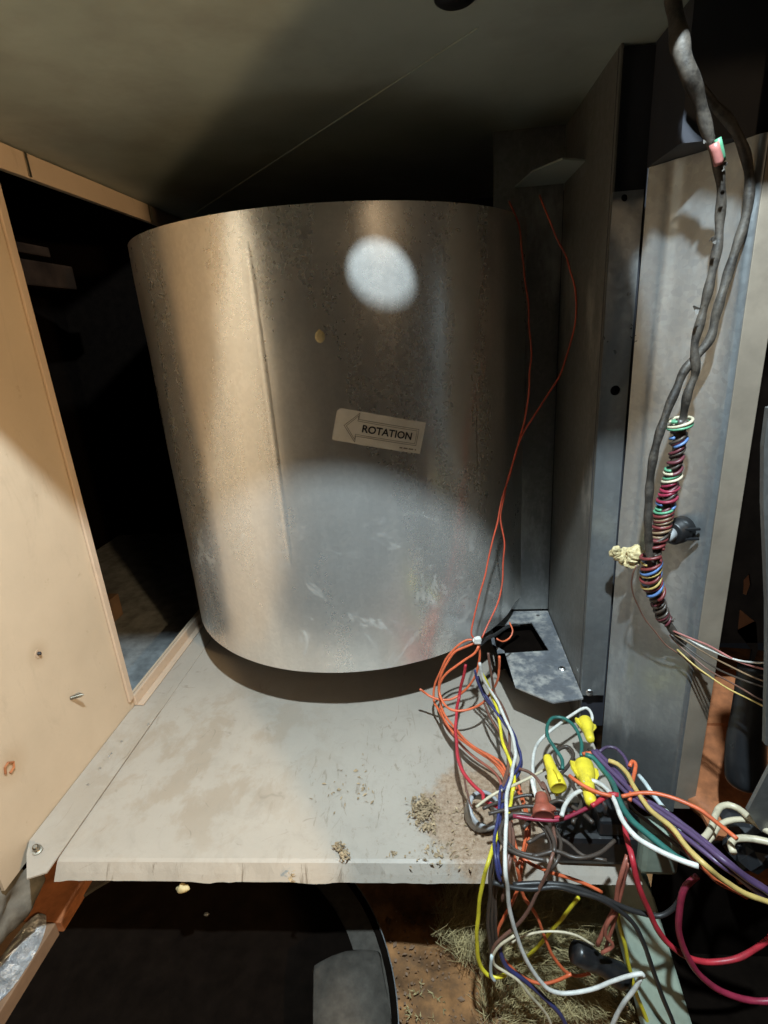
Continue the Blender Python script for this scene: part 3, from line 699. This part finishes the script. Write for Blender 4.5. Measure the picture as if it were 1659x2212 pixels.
wire('brown', 'left brown wire of the hanging bunch crossing under the yellow one', [(TA, [(560, 860), (620, 980), (700, 1110), (780, 1250), (770, 1380), (735, 1500), (725, 1640)]), (TB, [(730, 80), (760, 260), (790, 420), (800, 560), (770, 700), (745, 860), (735, 960)])], k=.968, group='brown wires')
wire('brown', 'long brown wire arching right past the red cap and sweeping back left below the lip', [(TA, [(860, 1405), (930, 1425), (1000, 1480), (1060, 1570)]), (TB, [(1050, 20), (1100, 120), (1125, 260), (1140, 420), (1150, 540), (1130, 640), (1095, 760), (1040, 880), (960, 1030), (860, 1170), (740, 1290), (670, 1370), (640, 1440), (650, 1540), (700, 1590)])], k=.948, group='brown wires')
wire('cream', 'cream wire continuing from the brown loop down to the bottom edge', [(TG, [(560, 1100), (500, 1150), (475, 1190), (480, 1230), (520, 1260), (580, 1300), (640, 1365), (690, 1425), (720, 1480), (735, 1540)])], .0016, .942)
wire('darkbrown', 'dark brown wire coiled in a ring left of the red cap', [(TG, [(700, 780), (640, 770), (570, 745), (525, 715), (502, 670), (512, 620), (550, 585), (610, 580), (670, 605), (715, 655), (740, 705), (738, 745)])], .0023, .945)
wire('darkbrown', 'second dark brown wire lying along the coiled ring', [(TG, [(660, 760), (590, 745), (540, 705), (515, 660), (525, 615), (570, 590), (640, 600), (690, 640), (722, 700), (715, 760)])], .0016, .953)
wire('black', 'black cable running right from the hanging bunch and down along the green strut', [(TG, [(470, 880), (540, 898), (640, 905), (740, 895), (830, 912), (930, 950), (1020, 1000), (1080, 1065), (1120, 1140), (1150, 1230), (1190, 1340), (1230, 1440), (1270, 1540)])], .0024, .95)
wire('black', 'black cable drooping right over the green strut toward the crimson loop', [(TG, [(560, 885), (700, 880), (820, 892), (920, 930), (1020, 975), (1110, 1005), (1190, 1018), (1250, 985), (1290, 930)])], .0026, .957)
for i, (dx, lab) in enumerate(((0, 'left dark brown wire hanging straight down behind the yellow loop'), (14, 'middle dark brown wire hanging straight down behind the yellow loop'), (28, 'right dark brown wire hanging straight down behind the yellow loop'))):
    wire('darkbrown', lab, [(TG, [(478 + dx * .6, 760), (462 + dx, 840), (455 + dx, 940), (452 + dx, 1040), (456 + dx, 1140), (466 + dx * .6, 1240), (472 + dx * .4, 1290)])], .0021, .965 + i * .004, group='dark hanging wires')
wire('paleblue', 'short pale blue wire end at the bottom of the dark hanging wires', [(TG, [(464, 1190), (462, 1240), (470, 1285), (484, 1305)])], .0018, .94)
wire('navy', 'navy wire running from the dark hanging wires to the bottom edge', [(TG, [(500, 1160), (530, 1240), (600, 1300), (690, 1370), (760, 1450), (800, 1520)])], .0024, .955, group='navy wires')
wire('yellow', 'straight cut yellow wire lying across the insulation', [(TG, [(840, 940, .318), (770, 1028, .322), (700, 1110, .326), (640, 1175, .33), (570, 1242, .332)])], .0022, 1)
wire('yellow', 'yellow wire hanging beside the green strut down to the bottom edge', [(TG, [(1003, 985), (1012, 1030), (1030, 1100), (1050, 1190), (1072, 1280), (1100, 1380), (1130, 1460), (1150, 1540)])], .0022, .985)
wire('cream', 'thin cream wire arching over the insulation', [(TG, [(540, 1140), (600, 1108), (680, 1092), (760, 1090), (840, 1105), (910, 1140)])], .0013, .985)
wire('rust', 'left faded rust wire hanging down to the black cable stub', [(TG, [(1050, 760), (1030, 830), (1005, 920), (985, 1010), (950, 1090), (920, 1150)])], .0024, .965)
wire('rust', 'right faded rust wire hanging down to the black cable stub', [(TG, [(1060, 790), (1040, 850), (1010, 960), (995, 1040), (975, 1110), (960, 1165)])], .002, .972)
wire('rust', 'twisted rust wire crossing the faded pair above the black cable stub', [(TG, [(1000, 1000), (970, 1050), (960, 1100), (990, 1150), (940, 1180)])], .002, .96)
q = sweep(catmull(pts3(TG, [(822, 1172), (880, 1200), (950, 1238), (1040, 1290)], .985)), lambda t: .0078 + .001 * math.sin(t * 9), 14)
tag(obj('cable_stub', q, G['black'], None, True), 'thick black taped cable stub pointing left below the lip', 'cable')
wire('red', 'thick red wire falling from the wire nuts and curving right across the dark opening', [(TG, [(1040, 600), (1052, 680), (1072, 770), (1098, 880), (1130, 975), (1180, 1070), (1240, 1145), (1310, 1195), (1390, 1220), (1480, 1215), (1560, 1190), (1640, 1140), (1690, 1080)])], .0029, .95)
wire('crimson', 'thick crimson wire looping round the dark opening at the lower right', [(TG, [(1352, 848), (1310, 890), (1280, 960), (1272, 1030), (1285, 1110), (1315, 1190), (1370, 1275), (1450, 1340), (1550, 1378), (1640, 1388), (1720, 1380)])], .0031, .93)
q = blob(P(*TG(1067, 720), 1, .335), (.006, .004, .013), .25, 4, 3, 120)
tag(obj('rust_tape_flag', q, WC['rust'], None, True), 'crumpled rust coloured tape wrapped on the thick red wire', 'tape')

# wire nuts and the junction beside the bracket
def wire_nut(wide, tip, label, k, r=.0068, mat='yellownut'):
    a = P(*TG(*wide), 1, dep(TG(*wide)[1]) * k); c = P(*TG(*tip), 1, dep(TG(*tip)[1]) * (k - .012))
    d = c - a; L = d.length
    root = empty('wire_nut', a, label, 'wire nut', 'yellow wire nuts' if mat == 'yellownut' else None)
    prof = [(r * .78, L * .02), (r * .95, 0), (r, L * .04), (r * .98, L * .26), (r * .90, L * .34), (r * .70, L * .46), (r * .62, L * .66), (r * .56, L * .90), (r * .46, L * .98), (r * .2, L)]
    obj('cap', lathe(prof, a, d, 28, None, lambda kk, h: 1 + (.05 if kk % 2 else -.03) * (1 if h > L * .36 else .2)), G[mat], root, True)
    dn = d.normalized(); side = dn.cross(Vector((.2, 1, .1))).normalized()
    for s in (-1, 1):
        q = bmesh.new(); th = dn.cross(side) * .0010
        pr = [(.75, .02), (1.45, .03), (1.42, .20), (.85, .44)]
        lo = [q.verts.new(a + side * s * r * x + dn * L * h - th) for x, h in pr]; hi = [q.verts.new(a + side * s * r * x + dn * L * h + th) for x, h in pr]
        q.faces.new(lo[::-1]); q.faces.new(hi)
        for i in range(4): q.faces.new((lo[i], lo[(i + 1) % 4], hi[(i + 1) % 4], hi[i]))
        bmesh.ops.recalc_face_normals(q, faces=q.faces)
        obj('wing', q, G[mat], root)
    return root
wire_nut((868, 178), (893, 262), 'uppermost yellow wire nut, tip down, in front of the post panel', .955)
wire_nut((755, 470), (703, 328), 'leftmost yellow wire nut, tip up, leaning left', .915)
wire_nut((862, 365), (895, 535), 'middle yellow wire nut, tip down beside the green wires', .915, .0078)
wire_nut((690, 590), (678, 490), 'blunt red brown wire nut among the dark wires', .915, .0080, 'rednut')
wire('white', 'white wire rising from the tangle and bending over into the uppermost wire nut', [(TG, [(655, 480), (642, 400), (644, 330), (665, 275), (700, 235), (760, 190), (810, 155), (850, 126), (872, 120), (890, 140), (896, 175), (880, 190)])], .0021, .95)
wire('green', 'green wire arching in a hairpin above the wire nuts', [(TG, [(852, 330), (858, 275), (840, 225), (805, 185), (765, 162), (728, 162), (706, 195), (712, 245), (740, 300), (765, 345), (770, 385)])], .0023, .935)
wire('white', 'white wire leaving the middle wire nut and swooping down over the pale green box', [(TG, [(868, 445), (905, 434), (940, 450), (975, 490), (1005, 550), (1040, 620), (1085, 675), (1150, 715), (1230, 755), (1310, 785), (1360, 800)])], .0026, .90)
wire('green', 'thick green wire running down right beside the swooping white wire', [(TG, [(872, 325), (905, 335), (945, 385), (985, 450), (1020, 530), (1065, 595), (1130, 655), (1210, 720), (1270, 765), (1310, 785)])], .0032, .905)
PUR = [(905, 312), (965, 372), (1045, 455), (1110, 515), (1190, 570), (1285, 635), (1380, 710), (1470, 785), (1560, 855), (1680, 940)]
wire('purple', 'upper purple wire of the bundle running down right', [(TG, [(x + 8, y - 8) for x, y in PUR])], .0028, .915, group='purple wires')
wire('purple', 'middle purple wire of the bundle running down right', [(TG, PUR)], .0028, .90, group='purple wires')
wire('purple', 'lower purple wire of the bundle running down right', [(TG, [(x - 12, y + 18) for x, y in PUR[1:]])], .0024, .905, group='purple wires')
wire('purple', 'purple wire looping up above the bundle beside the post panel', [(TG, [(930, 310), (960, 292), (1000, 296), (1035, 330), (1055, 385), (1072, 440), (1085, 490)])], .0021, .94, group='purple wires')
wire('orange', 'orange wire inside the bundle running down right to the corner', [(TG, [(860, 318), (900, 316), (950, 370), (1010, 430), (1070, 480), (1150, 550), (1220, 625), (1280, 700), (1350, 785), (1430, 860), (1500, 905), (1570, 935)])], .0023, .912, group='orange wires')
wire('straw', 'straw yellow wire of the bundle running down right below the purple ones', [(TG, [(970, 345), (1010, 362), (1050, 405), (1080, 460), (1150, 560), (1240, 640), (1310, 720), (1390, 800), (1470, 865), (1560, 920), (1690, 970)])], .0026, .895)
wire('orange', 'orange wire swinging right across the post toward the white loops', [(TG, [(1030, 497), (1080, 488), (1150, 490), (1230, 507), (1310, 535), (1380, 567), (1430, 605), (1480, 645), (1530, 685)])], .0021, .89, group='orange wires')
wire('orange', 'orange wire standing up in a peak above the bundle', [(TG, [(1058, 520), (1070, 460), (1084, 400), (1082, 360), (1068, 352), (1060, 375)])], .0022, .90, group='orange wires')
wire('orange', 'short orange wire between the middle and leftmost wire nuts', [(TG, [(800, 410), (840, 440), (890, 468), (940, 488), (985, 500)])], .0021, .885, group='orange wires')
wire('red', 'short red wire beside the middle wire nut', [(TG, [(900, 540), (935, 515), (975, 495), (1010, 500)])], .0026, .90)
wire('paleblue', 'pale blue wire lying on the post edge behind the bundle', [(TG, [(1095, 415), (1140, 465), (1190, 525), (1245, 595), (1290, 660)])], .0024, .935)
wire('grey', 'tallest grey white loop at the right edge', [(TG, [(1350, 700), (1385, 682), (1415, 640), (1430, 585), (1450, 545), (1485, 535), (1530, 550), (1590, 600), (1650, 645), (1700, 670)])], .0034, .93, mat=WC['cream'], name='white_wire', group='grey white loops at the right edge')
wire('grey', 'lower grey white loop nested under the tallest one at the right edge', [(TG, [(1380, 712), (1415, 680), (1445, 640), (1490, 608), (1550, 600), (1610, 615), (1680, 640)])], .0030, .945, mat=WC['cream'], name='white_wire', group='grey white loops at the right edge')
wire('grey', 'grey white wire end bent down below the two loops at the right edge', [(TG, [(1508, 745), (1496, 712), (1508, 688), (1545, 682), (1610, 690), (1700, 712)])], .0034, .93, mat=WC['cream'], name='white_wire', group='grey white loops at the right edge')
wire('white', 'short bent white wire under the leftmost wire nut', [(TG, [(775, 590), (790, 530), (815, 495), (860, 475)])], .0024, .905)
wire('cream', 'thin cream wire running from the grey bushing up to the wire nuts', [(TG, [(400, 548), (440, 520), (500, 485), (570, 450), (640, 415), (720, 375), (760, 365)])], .0017, .95)
wire('white', 'white stub standing beside the red cap', [(TG, [(640, 430), (648, 470), (658, 510)])], .0024, .93)
wire('crimson', 'dark crimson wire across the foot of the wire nuts', [(TG, [(560, 590), (640, 600), (740, 605), (820, 580), (900, 545)])], .0021, .925)
for i, (seg, lab) in enumerate((([(430, 560), (520, 520), (620, 500), (720, 520)], 'dark wire leading from the grey bushing under the hanging bunch'),
                     ([(450, 580), (540, 560), (640, 545), (760, 560), (830, 600)], 'lower dark wire leading from the grey bushing under the hanging bunch'),
                     ([(600, 640), (680, 560), (760, 520), (830, 560), (900, 620)], 'dark wire humped under the leftmost wire nut'),
                     ([(620, 700), (700, 660), (790, 700), (860, 760), (960, 780)], 'dark wire lying on the pan before the black lump'),
                     ([(640, 760), (740, 740), (830, 770), (930, 750), (1000, 690)], 'dark wire lying near the front lip beside the black lump'),
                     ([(700, 420), (760, 400), (820, 320), (790, 290), (740, 320), (760, 380)], 'dark wire curled behind the leftmost wire nut'),
                     ([(1000, 470), (1080, 560), (1180, 640), (1280, 720), (1350, 800)], 'dark brown wire buried in the bundle running down right'),
                     ([(880, 300), (960, 350), (1080, 470), (1200, 590), (1300, 690)], 'dark brown wire along the top of the bundle'),
                     ([(820, 620), (850, 520), (810, 450), (850, 400)], 'dark wire standing between two yellow wire nuts'),
                     ([(700, 840), (740, 790), (760, 700), (740, 640)], 'dark wire hooked over the front lip below the coiled ring'))):
    wire('darkbrown', lab, [(TG, seg)], .0019 + .0002 * (i % 3), .955 - .008 * (i % 3), name='dark_wire', group='dark wires in the tangle')
# grey bushing lying on the pan
bc = P(1036, 1760, 2, .006)
ax = Vector((.35, -.45, 1)).normalized()
bush = empty('conduit_bushing', bc, 'grey plastic conduit bushing lying on the dirty pan with wires through it', 'bushing')
prof = [(.0115, 0), (.0145, 0), (.0148, .009), (.0160, .0105), (.0160, .0145), (.0150, .016), (.0142, .0165), (.0126, .0160), (.0122, .014), (.0122, .0005)]
q = bmesh.new(); lathe(prof[1:-1], bc, ax, 30, q)
for f in [f for f in q.faces if len(f.verts) > 4]: q.faces.remove(f)
obj('ring', q, G['greyplastic'], bush, True); bpy.data.objects['ring'].modifiers.new('t', 'SOLIDIFY').thickness = .0018
# black lump (relay) and the pale box behind the bundle
c_ = P(*TG(930, 670), 2, .02)
rel = empty('relay', (c_.x, c_.y, 0), 'black relay block half hidden under the wire nuts', 'relay')
q = box_bm((c_.x - .036, c_.y - .012, .001), (c_.x + .034, c_.y + .024, .030), .005); obj('relay_body', q, G['black'], rel)
q = box_bm((c_.x - .004, c_.y - .010, .030), (c_.x + .026, c_.y + .016, .046), .003); obj('relay_top', q, G['blackplastic'], rel)
for i in range(3): obj('terminal', box_bm((c_.x + .001 + i * .008, c_.y - .004, .0455), (c_.x + .003 + i * .008, c_.y + .002, .054)), G['steel'], rel)
q = lathe([(.012, 0), (.0125, .002), (.0125, .05), (.011, .052)], P(*TG(770, 690), 2, .012), (1, .25, 0), 20); obj('cable_clamp', q, G['black'], rel, True)
x0, x1 = P(1385, 1860, 1, .318), P(1470, 1860, 1, .318)
q = box_bm((x0.x, .318, .003), (x1.x, .336, .046), .0045)
bo = tag(obj('metal_box', q, G['greenpaint']), 'pale green grey metal box standing at the front lip under the bundle', 'box')
# cable tie
tc = P(1031, 1383, 1, .487)
tie = empty('cable_tie', tc, 'white cable tie gathering the orange coil under the drum', 'cable tie')
d = Vector((.5, -.1, .8)).normalized()
obj('tie_band', lathe([(.0042, -.0018), (.0046, -.0016), (.0046, .0016), (.0042, .0018)], tc, (.35, .1, -.9), 16), WC['white'], tie, True)
obj('tie_head', box_bm((tc.x - .0034, tc.y - .0062, tc.z - .001), (tc.x + .0034, tc.y - .0022, tc.z + .0052), .0009), WC['white'], tie)
wire('black', 'black cable disappearing from the coil into the bracket cut-out', [(TD, [(1036, 1392, .50), (1050, 1380, .51), (1066, 1372, .53), (1085, 1362, .56), (1105, 1350, .58), (1120, 1352, .60)])], .003, 1)
wire('orange', 'small orange loop showing at the edge of the bracket cut-out', [(TD, [(1072, 1380, .52), (1085, 1386, .52), (1100, 1378, .525), (1106, 1362, .53), (1100, 1345, .54)])], .0013, 1, group='orange wires')
# ------------------------------------------------------------------ harness on the post
HK = 1.19
def pts3H(T, pts): return pts3(T, [(x, y, d * HK) for x, y, d in pts])
harn = tag(obj('sheathed_cable', sweep(catmull(pts3H(TF, [(190, -60, .34), (225, 130, .335), (260, 340, .33), (300, 450, .33), (345, 560, .333), (385, 700, .336), (425, 850, .338), (462, 950, .34), (488, 1060, .342), (500, 1200, .344), (490, 1350, .346), (482, 1480, .346), (455, 1620, .346), (420, 1780, .346), (375, 1960, .346), (335, 2120, .346)]) + pts3H(TE, [(770, -20, .346), (720, 110, .346), (690, 260, .347), (668, 420, .348), (645, 560, .349), (615, 720, .35), (585, 860, .35), (560, 1000, .35)])), lambda t: .0029 + (.0024 * max(0, 1 - abs(t - .10) / .16)) + .0004 * math.sin(t * 90), 14), G['sheath'], None, True),
           'dusty grey sheathed cable, torn open near the top, running down the post panel', 'cable')
tag(obj('sheathed_cable', sweep(catmull(pts3H(TF, [(330, 500, .345), (400, 580, .345), (470, 660, .346), (545, 740, .347), (605, 840, .348), (650, 960, .349), (672, 1080, .35), (668, 1220, .35), (640, 1370, .35), (595, 1510, .35), (550, 1650, .35), (505, 1800, .349), (465, 1940, .349), (430, 2080, .349)]) + pts3H(TE, [(690, -30, .349), (640, 90, .348), (595, 190, .347), (555, 300, .346), (515, 420, .345), (480, 560, .344), (458, 720, .343), (447, 880, .343), (443, 1020, .343), (448, 1150, .344), (455, 1280, .345), (470, 1400, .347), (500, 1520, .35), (535, 1620, .352), (575, 1700, .352), (620, 1770, .352), (660, 1825, .352), (690, 1850, .352)])), lambda t: .0030 + .0003 * math.sin(t * 120), 14), G['sheath'], None, True),
    'smooth dark cable bowing right of the torn one, then hanging left of it', 'cable')
q = sweep(catmull(pts3H(TF, [(455, 880, .334), (475, 960, .335), (485, 1010, .336)])), .0028, 8); tag(obj('bare_conductor', q, WC['pink'], None, True), 'pinkish conductor showing in the torn part of the sheathed cable', 'wire')
q = sweep(catmull(pts3H(TF, [(478, 850, .334), (497, 930, .335), (508, 985, .337)])), .002, 8); tag(obj('bare_conductor', q, WC['mint'], None, True), 'green conductor showing in the torn part of the sheathed cable', 'wire')
q = bmesh.new()
for (x, y) in ((405, 850), (425, 868), (450, 842), (472, 1000), (520, 1010), (500, 1030), (262, 372), (290, 400), (455, 1480), (440, 1470), (505, 1180), (350, 1900)):
    c0 = pts3(TF, [(x, y, .3375 * HK)])[0]
    for k in range(3):
        e = Vector((random.uniform(-1, 1), random.uniform(-.8, .1), random.uniform(-1, 1))).normalized() * random.uniform(.0015, .0038); f_ = e.cross(Vector((.3, 1, .2))).normalized() * random.uniform(.0006, .0016)
        q.faces.new([q.verts.new(c0 + z_) for z_ in (-f_, f_, e + f_ * .4, e - f_ * .2)])
tag(obj('torn_sheath', q, G['sheath']), 'ragged flaps of torn sheath along the grey cable', 'sheath', kind='stuff')
# spiral wraps of thin wire round the harness
core = catmull(pts3H(TE, [(672, 300, .347), (655, 380, .347), (650, 470, .347), (632, 590, .347), (612, 680, .348), (592, 770, .348), (570, 860, .348), (552, 950, .348), (540, 1030, .348), (520, 1100, .347), (492, 1180, .346), (470, 1270, .346), (462, 1350, .347), (475, 1430, .349), (500, 1530, .35), (540, 1640, .352), (570, 1700, .352)]), .0015)
CL = [0]
for a, c in zip(core, core[1:]): CL.append(CL[-1] + (c - a).length)
def core_at(t):
    s = max(0, min(1, t)) * CL[-1]
    for i in range(len(CL) - 1):
        if CL[i + 1] >= s: break
    f = (s - CL[i]) / max(1e-9, CL[i + 1] - CL[i]); return core[i].lerp(core[i + 1], f), (core[min(i + 2, len(core) - 1)] - core[max(i - 1, 0)]).normalized()
def wrap(col, label, t0, t1, turns, rad, r, ph=0.):
    n = int(abs(turns) * 18) + 2; path = []
    for i in range(n):
        t = t0 + (t1 - t0) * i / (n - 1); c, d = core_at(t)
        d = (d + Vector((.45, .1, -.25)) * (.8 + .5 * noise.noise(Vector((t * 9, ph, 0))))).normalized(); x = d.cross(Vector((0, 1, .15))).normalized(); y = d.cross(x); a = ph + turns * 2 * math.pi * (i / (n - 1) + .035 * noise.noise(Vector((i * .02, ph * 3, 8))))
        rr = rad * .64 * HK * (1 + .34 * noise.noise(Vector((t * 25, ph * 7, 1))))
        path.append(c + x * math.cos(a) * rr + y * math.sin(a) * rr + d * .0030 * noise.noise(Vector((t * 40, ph, 3))))
    tag(obj(f'{col}_wrap', sweep(path, r * .70 * HK, 6), WC[col], None, True), label, 'wire', 'thin wires wrapped round the harness')
wrap('maroon', 'maroon wire wound tightly over the upper half of the harness splice', .02, .56, 12, .0062, .0017)
wrap('darkbrown', 'dark brown wire wound round the harness between the maroon turns', .0, .60, 9, .0068, .0015, 1.9)
wrap('blue', 'light blue wire wound twice near the top of the harness splice', .06, .10, 1, .0082, .0014, 2.4)
wrap('mint', 'mint green wire wound round the top end of the harness splice', .0, .035, 1.6, .0095, .0014, 2.2)
wrap('cream', 'cream wire wound over the top end of the harness splice', .0, .03, 1.3, .0100, .0015, 3.0)
wrap('mint', 'mint green wire crossing the bare gap in the middle of the harness', .20, .26, 1.5, .0085, .0014, 2.2)
wrap('cream', 'cream wire beside the mint one in the middle of the harness', .215, .275, 1.5, .0085, .0013, 2.0)
wrap('crimson', 'crimson wire wound just below the mint turn in the middle of the harness', .27, .36, 4, .0074, .0016, 1.0)
wrap('blue', 'light blue wire wound below the red turns in the middle of the harness', .35, .38, .8, .0080, .0013, 2.4)
wrap('mint', 'mint green wire wound below the light blue turn, lowest mint wire of the harness', .375, .41, 1.4, .0080, .0013, 2.4)
wrap('darkred', 'dark red wire wound in close turns above the black knob', .40, .58, 6, .0076, .0017, .4)
wrap('tan', 'tan wire wound in close turns above the black knob', .42, .54, 5, .0080, .0013, 1.2)
wrap('blue', 'light blue wire wound three times beside the foam blob', .62, .80, 3, .0098, .0016, 2.7)
wrap('straw', 'straw yellow wire wound beside the light blue turns near the foam blob', .635, .815, 3, .0096, .0013, 2.5)
wrap('darkred', 'dark red wire bulging from the harness beside the foam blob', .60, .83, 4, .0098, .0017, 1.2)
wrap('darkbrown', 'dark brown wire spiralling down the lower end of the harness', .80, 1.0, 6, .0064, .0016, .3)
wrap('maroon', 'maroon wire spiralling down the lower end of the harness', .82, 1.0, 4, .0066, .0014, 2.2)
q = sweep([core_at(t)[0] for t in np.linspace(.0, 1, 60)], 0.0036, 12); tag(obj('harness_core', q, WC['darkbrown'], None, True), 'dark core of the harness splice under the coloured turns', 'cable')
# thin wires fanning out to the right
FAN = [('white', 'thin white wire topmost of the fan leaving the post edge', [(640, 1770), (720, 1815), (840, 1880), (950, 1930), (1100, 1965), (1272, 1980), (1360, 1985)], .0012),
       ('pink', 'pink wire of the fan crossing just under the white one', [(620, 1760), (720, 1800), (830, 1850), (930, 1900), (1100, 1980), (1272, 2035), (1360, 2060)], .0012),
       ('tan', 'tan wire in the middle of the fan', [(630, 1790), (700, 1830), (800, 1900), (900, 1960), (1100, 2050), (1272, 2120), (1360, 2150)], .0010),
       ('darkbrown', 'dark brown wire in the middle of the fan beneath the tan one', [(600, 1780), (680, 1850), (770, 1930), (880, 2010), (1050, 2080), (1272, 2165), (1360, 2190)], .0011),
       ('brown', 'copper brown wire low in the fan', [(590, 1790), (660, 1860), (760, 1950), (860, 2040), (1050, 2130), (1230, 2230), (1360, 2290)], .0010),
       ('straw', 'straw yellow wire lowest of the fan', [(640, 1890), (760, 2000), (860, 2075), (1000, 2165), (1120, 2225), (1360, 2330)], .0010)]
for col, lab, pp, r in FAN:
    wire(col, lab, [(TE, [(x, y, (.350 - .00009 * max(0, x - 640)) * HK) for x, y in pp])], r, name='fan_wire', group='thin wires fanning out from the harness')
wire('brown', 'fine brown wire looping out left from the foam blob and back to the fan', [(TE, [(x, y, d * HK) for x, y, d in [(372, 1300, .352), (345, 1350, .352), (333, 1420, .354), (345, 1510, .356), (375, 1600, .358), (430, 1690, .358), (500, 1770, .356), (570, 1850, .354), (650, 1910, .350), (760, 2010, .347), (860, 2080, .345)]])], .0009, name='fine_wire')
# foam blob, black knob
q = bmesh.new()
for (x, y, s) in ((225, 1215, .0052), (260, 1245, .0058), (300, 1240, .0062), (345, 1225, .0066), (375, 1240, .0058), (330, 1280, .0055), (290, 1270, .005), (215, 1235, .0036)):
    s *= 1.02; bb = blob(P(*TE(x, y), 1, .452 if x < 320 else .43), (s, s * .9, s), .55, x, 3, 220)
    me = bpy.data.meshes.new('x'); bb.to_mesh(me); bb.free(); q.from_mesh(me); bpy.data.meshes.remove(me)
tag(obj('foam_blob', q, G['sealant'], None, False), 'lumpy yellow blob of foam sealant beside the harness', 'sealant')
kc = P(*TE(690, 1050), 1, .430)
pa = (Vector((-.80, -.55, -.06))).normalized()
kn = empty('plastic_knob', kc, 'black and grey slotted plastic plug sticking out of the post panel', 'plug')
kb = P(*TE(690, 1050), 1, .432)
obj('plug_body', lathe([(.0105, 0), (.0105, .010), (.0098, .0105), (.0098, .0155), (.0085, .0165)], kb, pa, 24), G['black'], kn, True)
obj('plug_nose', lathe([(.0055, 0), (.0055, .008), (.0045, .009), (.0032, .009), (.0032, .003)], kb + pa * .0160, pa, 18), G['greyplastic'], kn, True)
sd = pa.cross(Vector((0, 0, 1))).normalized()
for s in (-.35, .35):
    M = Matrix.Translation(kb + pa * .008 + (-sd if sd.y > 0 else sd) * .0100 + Vector((0, 0, s * .012)))
    obj('plug_rib', box_bm((-.0075, -.0012, -.0010), (.0075, .0012, .0010), .0004, None, M), G['blackplastic'], kn)

# ------------------------------------------------------------------ right-hand gap: burner compartment
bur = empty('burner_compartment', (.30, .42, .0), 'rust orange burner compartment behind the post with a black bracket', 'compartment')
obj('burner_panel', box_bm((.2355, .50, -.03), (.44, .51, -.006)), G['rust'], bur)
q = lathe([(.10, -.003), (.118, 0), (.120, .010), (.112, .015), (.10, .012)], (.335, .47, -.026), (0, -.15, 1), 48); obj('burner_tray', q, G['rust'], bur, True)
obj('burner_base', box_bm((.2355, .34, -.032), (.44, .50, -.028)), G['rust'], bur)
obj('rear_board', box_bm((.236, .62, .02), (.54, .63, .40)), G['tan_edge'], bur)
h = [[(P(u, v, 1, .53).x, P(u, v, 1, .53).z) for u, v in ((1603, 1250), (1616, 1236), (1620, 1262), (1612, 1285), (1602, 1282))],
     [(P(u, v, 1, .53).x, P(u, v, 1, .53).z) for u, v in ((1595, 1314), (1630, 1342), (1634, 1400), (1622, 1435), (1617, 1432), (1622, 1402), (1590, 1362))]]
obj('lattice_bracket', plate_bm([(.2355, .076), (.44, .076), (.44, .598), (.2355, .598)], h, (0, .53, 0), X, Z, .003), G['blackm'], bur)
q = sweep(catmull([P(1632, 1440, 1, .40), P(1622, 1540, 1, .395), P(1612, 1610, 1, .39), P(1611, 1660, 1, .385), P(1613, 1690, 1, .383), P(1614, 1702, 1, .382)]), lambda t: (.0125 + .004 * t) * (1 if t < .88 else math.sqrt(max(0.02, 1 - ((t - .88) / .12) ** 2))), 20)
tag(obj('rubber_boot', q, G['blackplastic'], None, True), 'glossy black rubber boot hanging with its rounded end down in the right gap', 'boot')
q = plate_bm([(P(u, v, 1, .33).x, P(u, v, 1, .33).z) for u, v in ((1652, 880), (1642, 960), (1641, 1080), (1646, 1200), (1650, 1300), (1650, 1420), (1646, 1600), (1720, 1640), (1720, 850))], [], (0, .33, 0), X, Z, .004)
tag(obj('curved_duct', q, G['galv']), 'curved galvanised metal edge at the right border of the picture', 'duct')
q = plate_bm([(P(u, v, 1, .31).x, P(u, v, 1, .31).z) for u, v in ((1610, 1745), (1659, 1650), (1700, 1640), (1700, 1765), (1640, 1790))], [], (0, .31, 0), X, Z, .003)
tag(obj('grey_flap', q, G['galv']), 'light grey flap at the right border below the rubber boot', 'flap')
q = blob(P(1640, 1810, 1, .34), (.03, .02, .022), .5, 3, 3, 60); tag(obj('connector_block', q, G['blackplastic']), 'dark connector lump behind the grey white loops', 'connector')
obj('dark_ground_sheet', box_bm((.188, .12, -.142), (.60, .3515, -.136)), G['blackm'], bur)  # added black sheet over the lit ground, standing in for a dark void
tag(obj('dark_void_sheet', box_bm((.176, .352, -.20), (.60, .358, -.006)), G['blackm']), 'black sheet standing in for the dark void under the bundle at the lower right', 'shade sheet')  # added black sheet in place of the unlit void
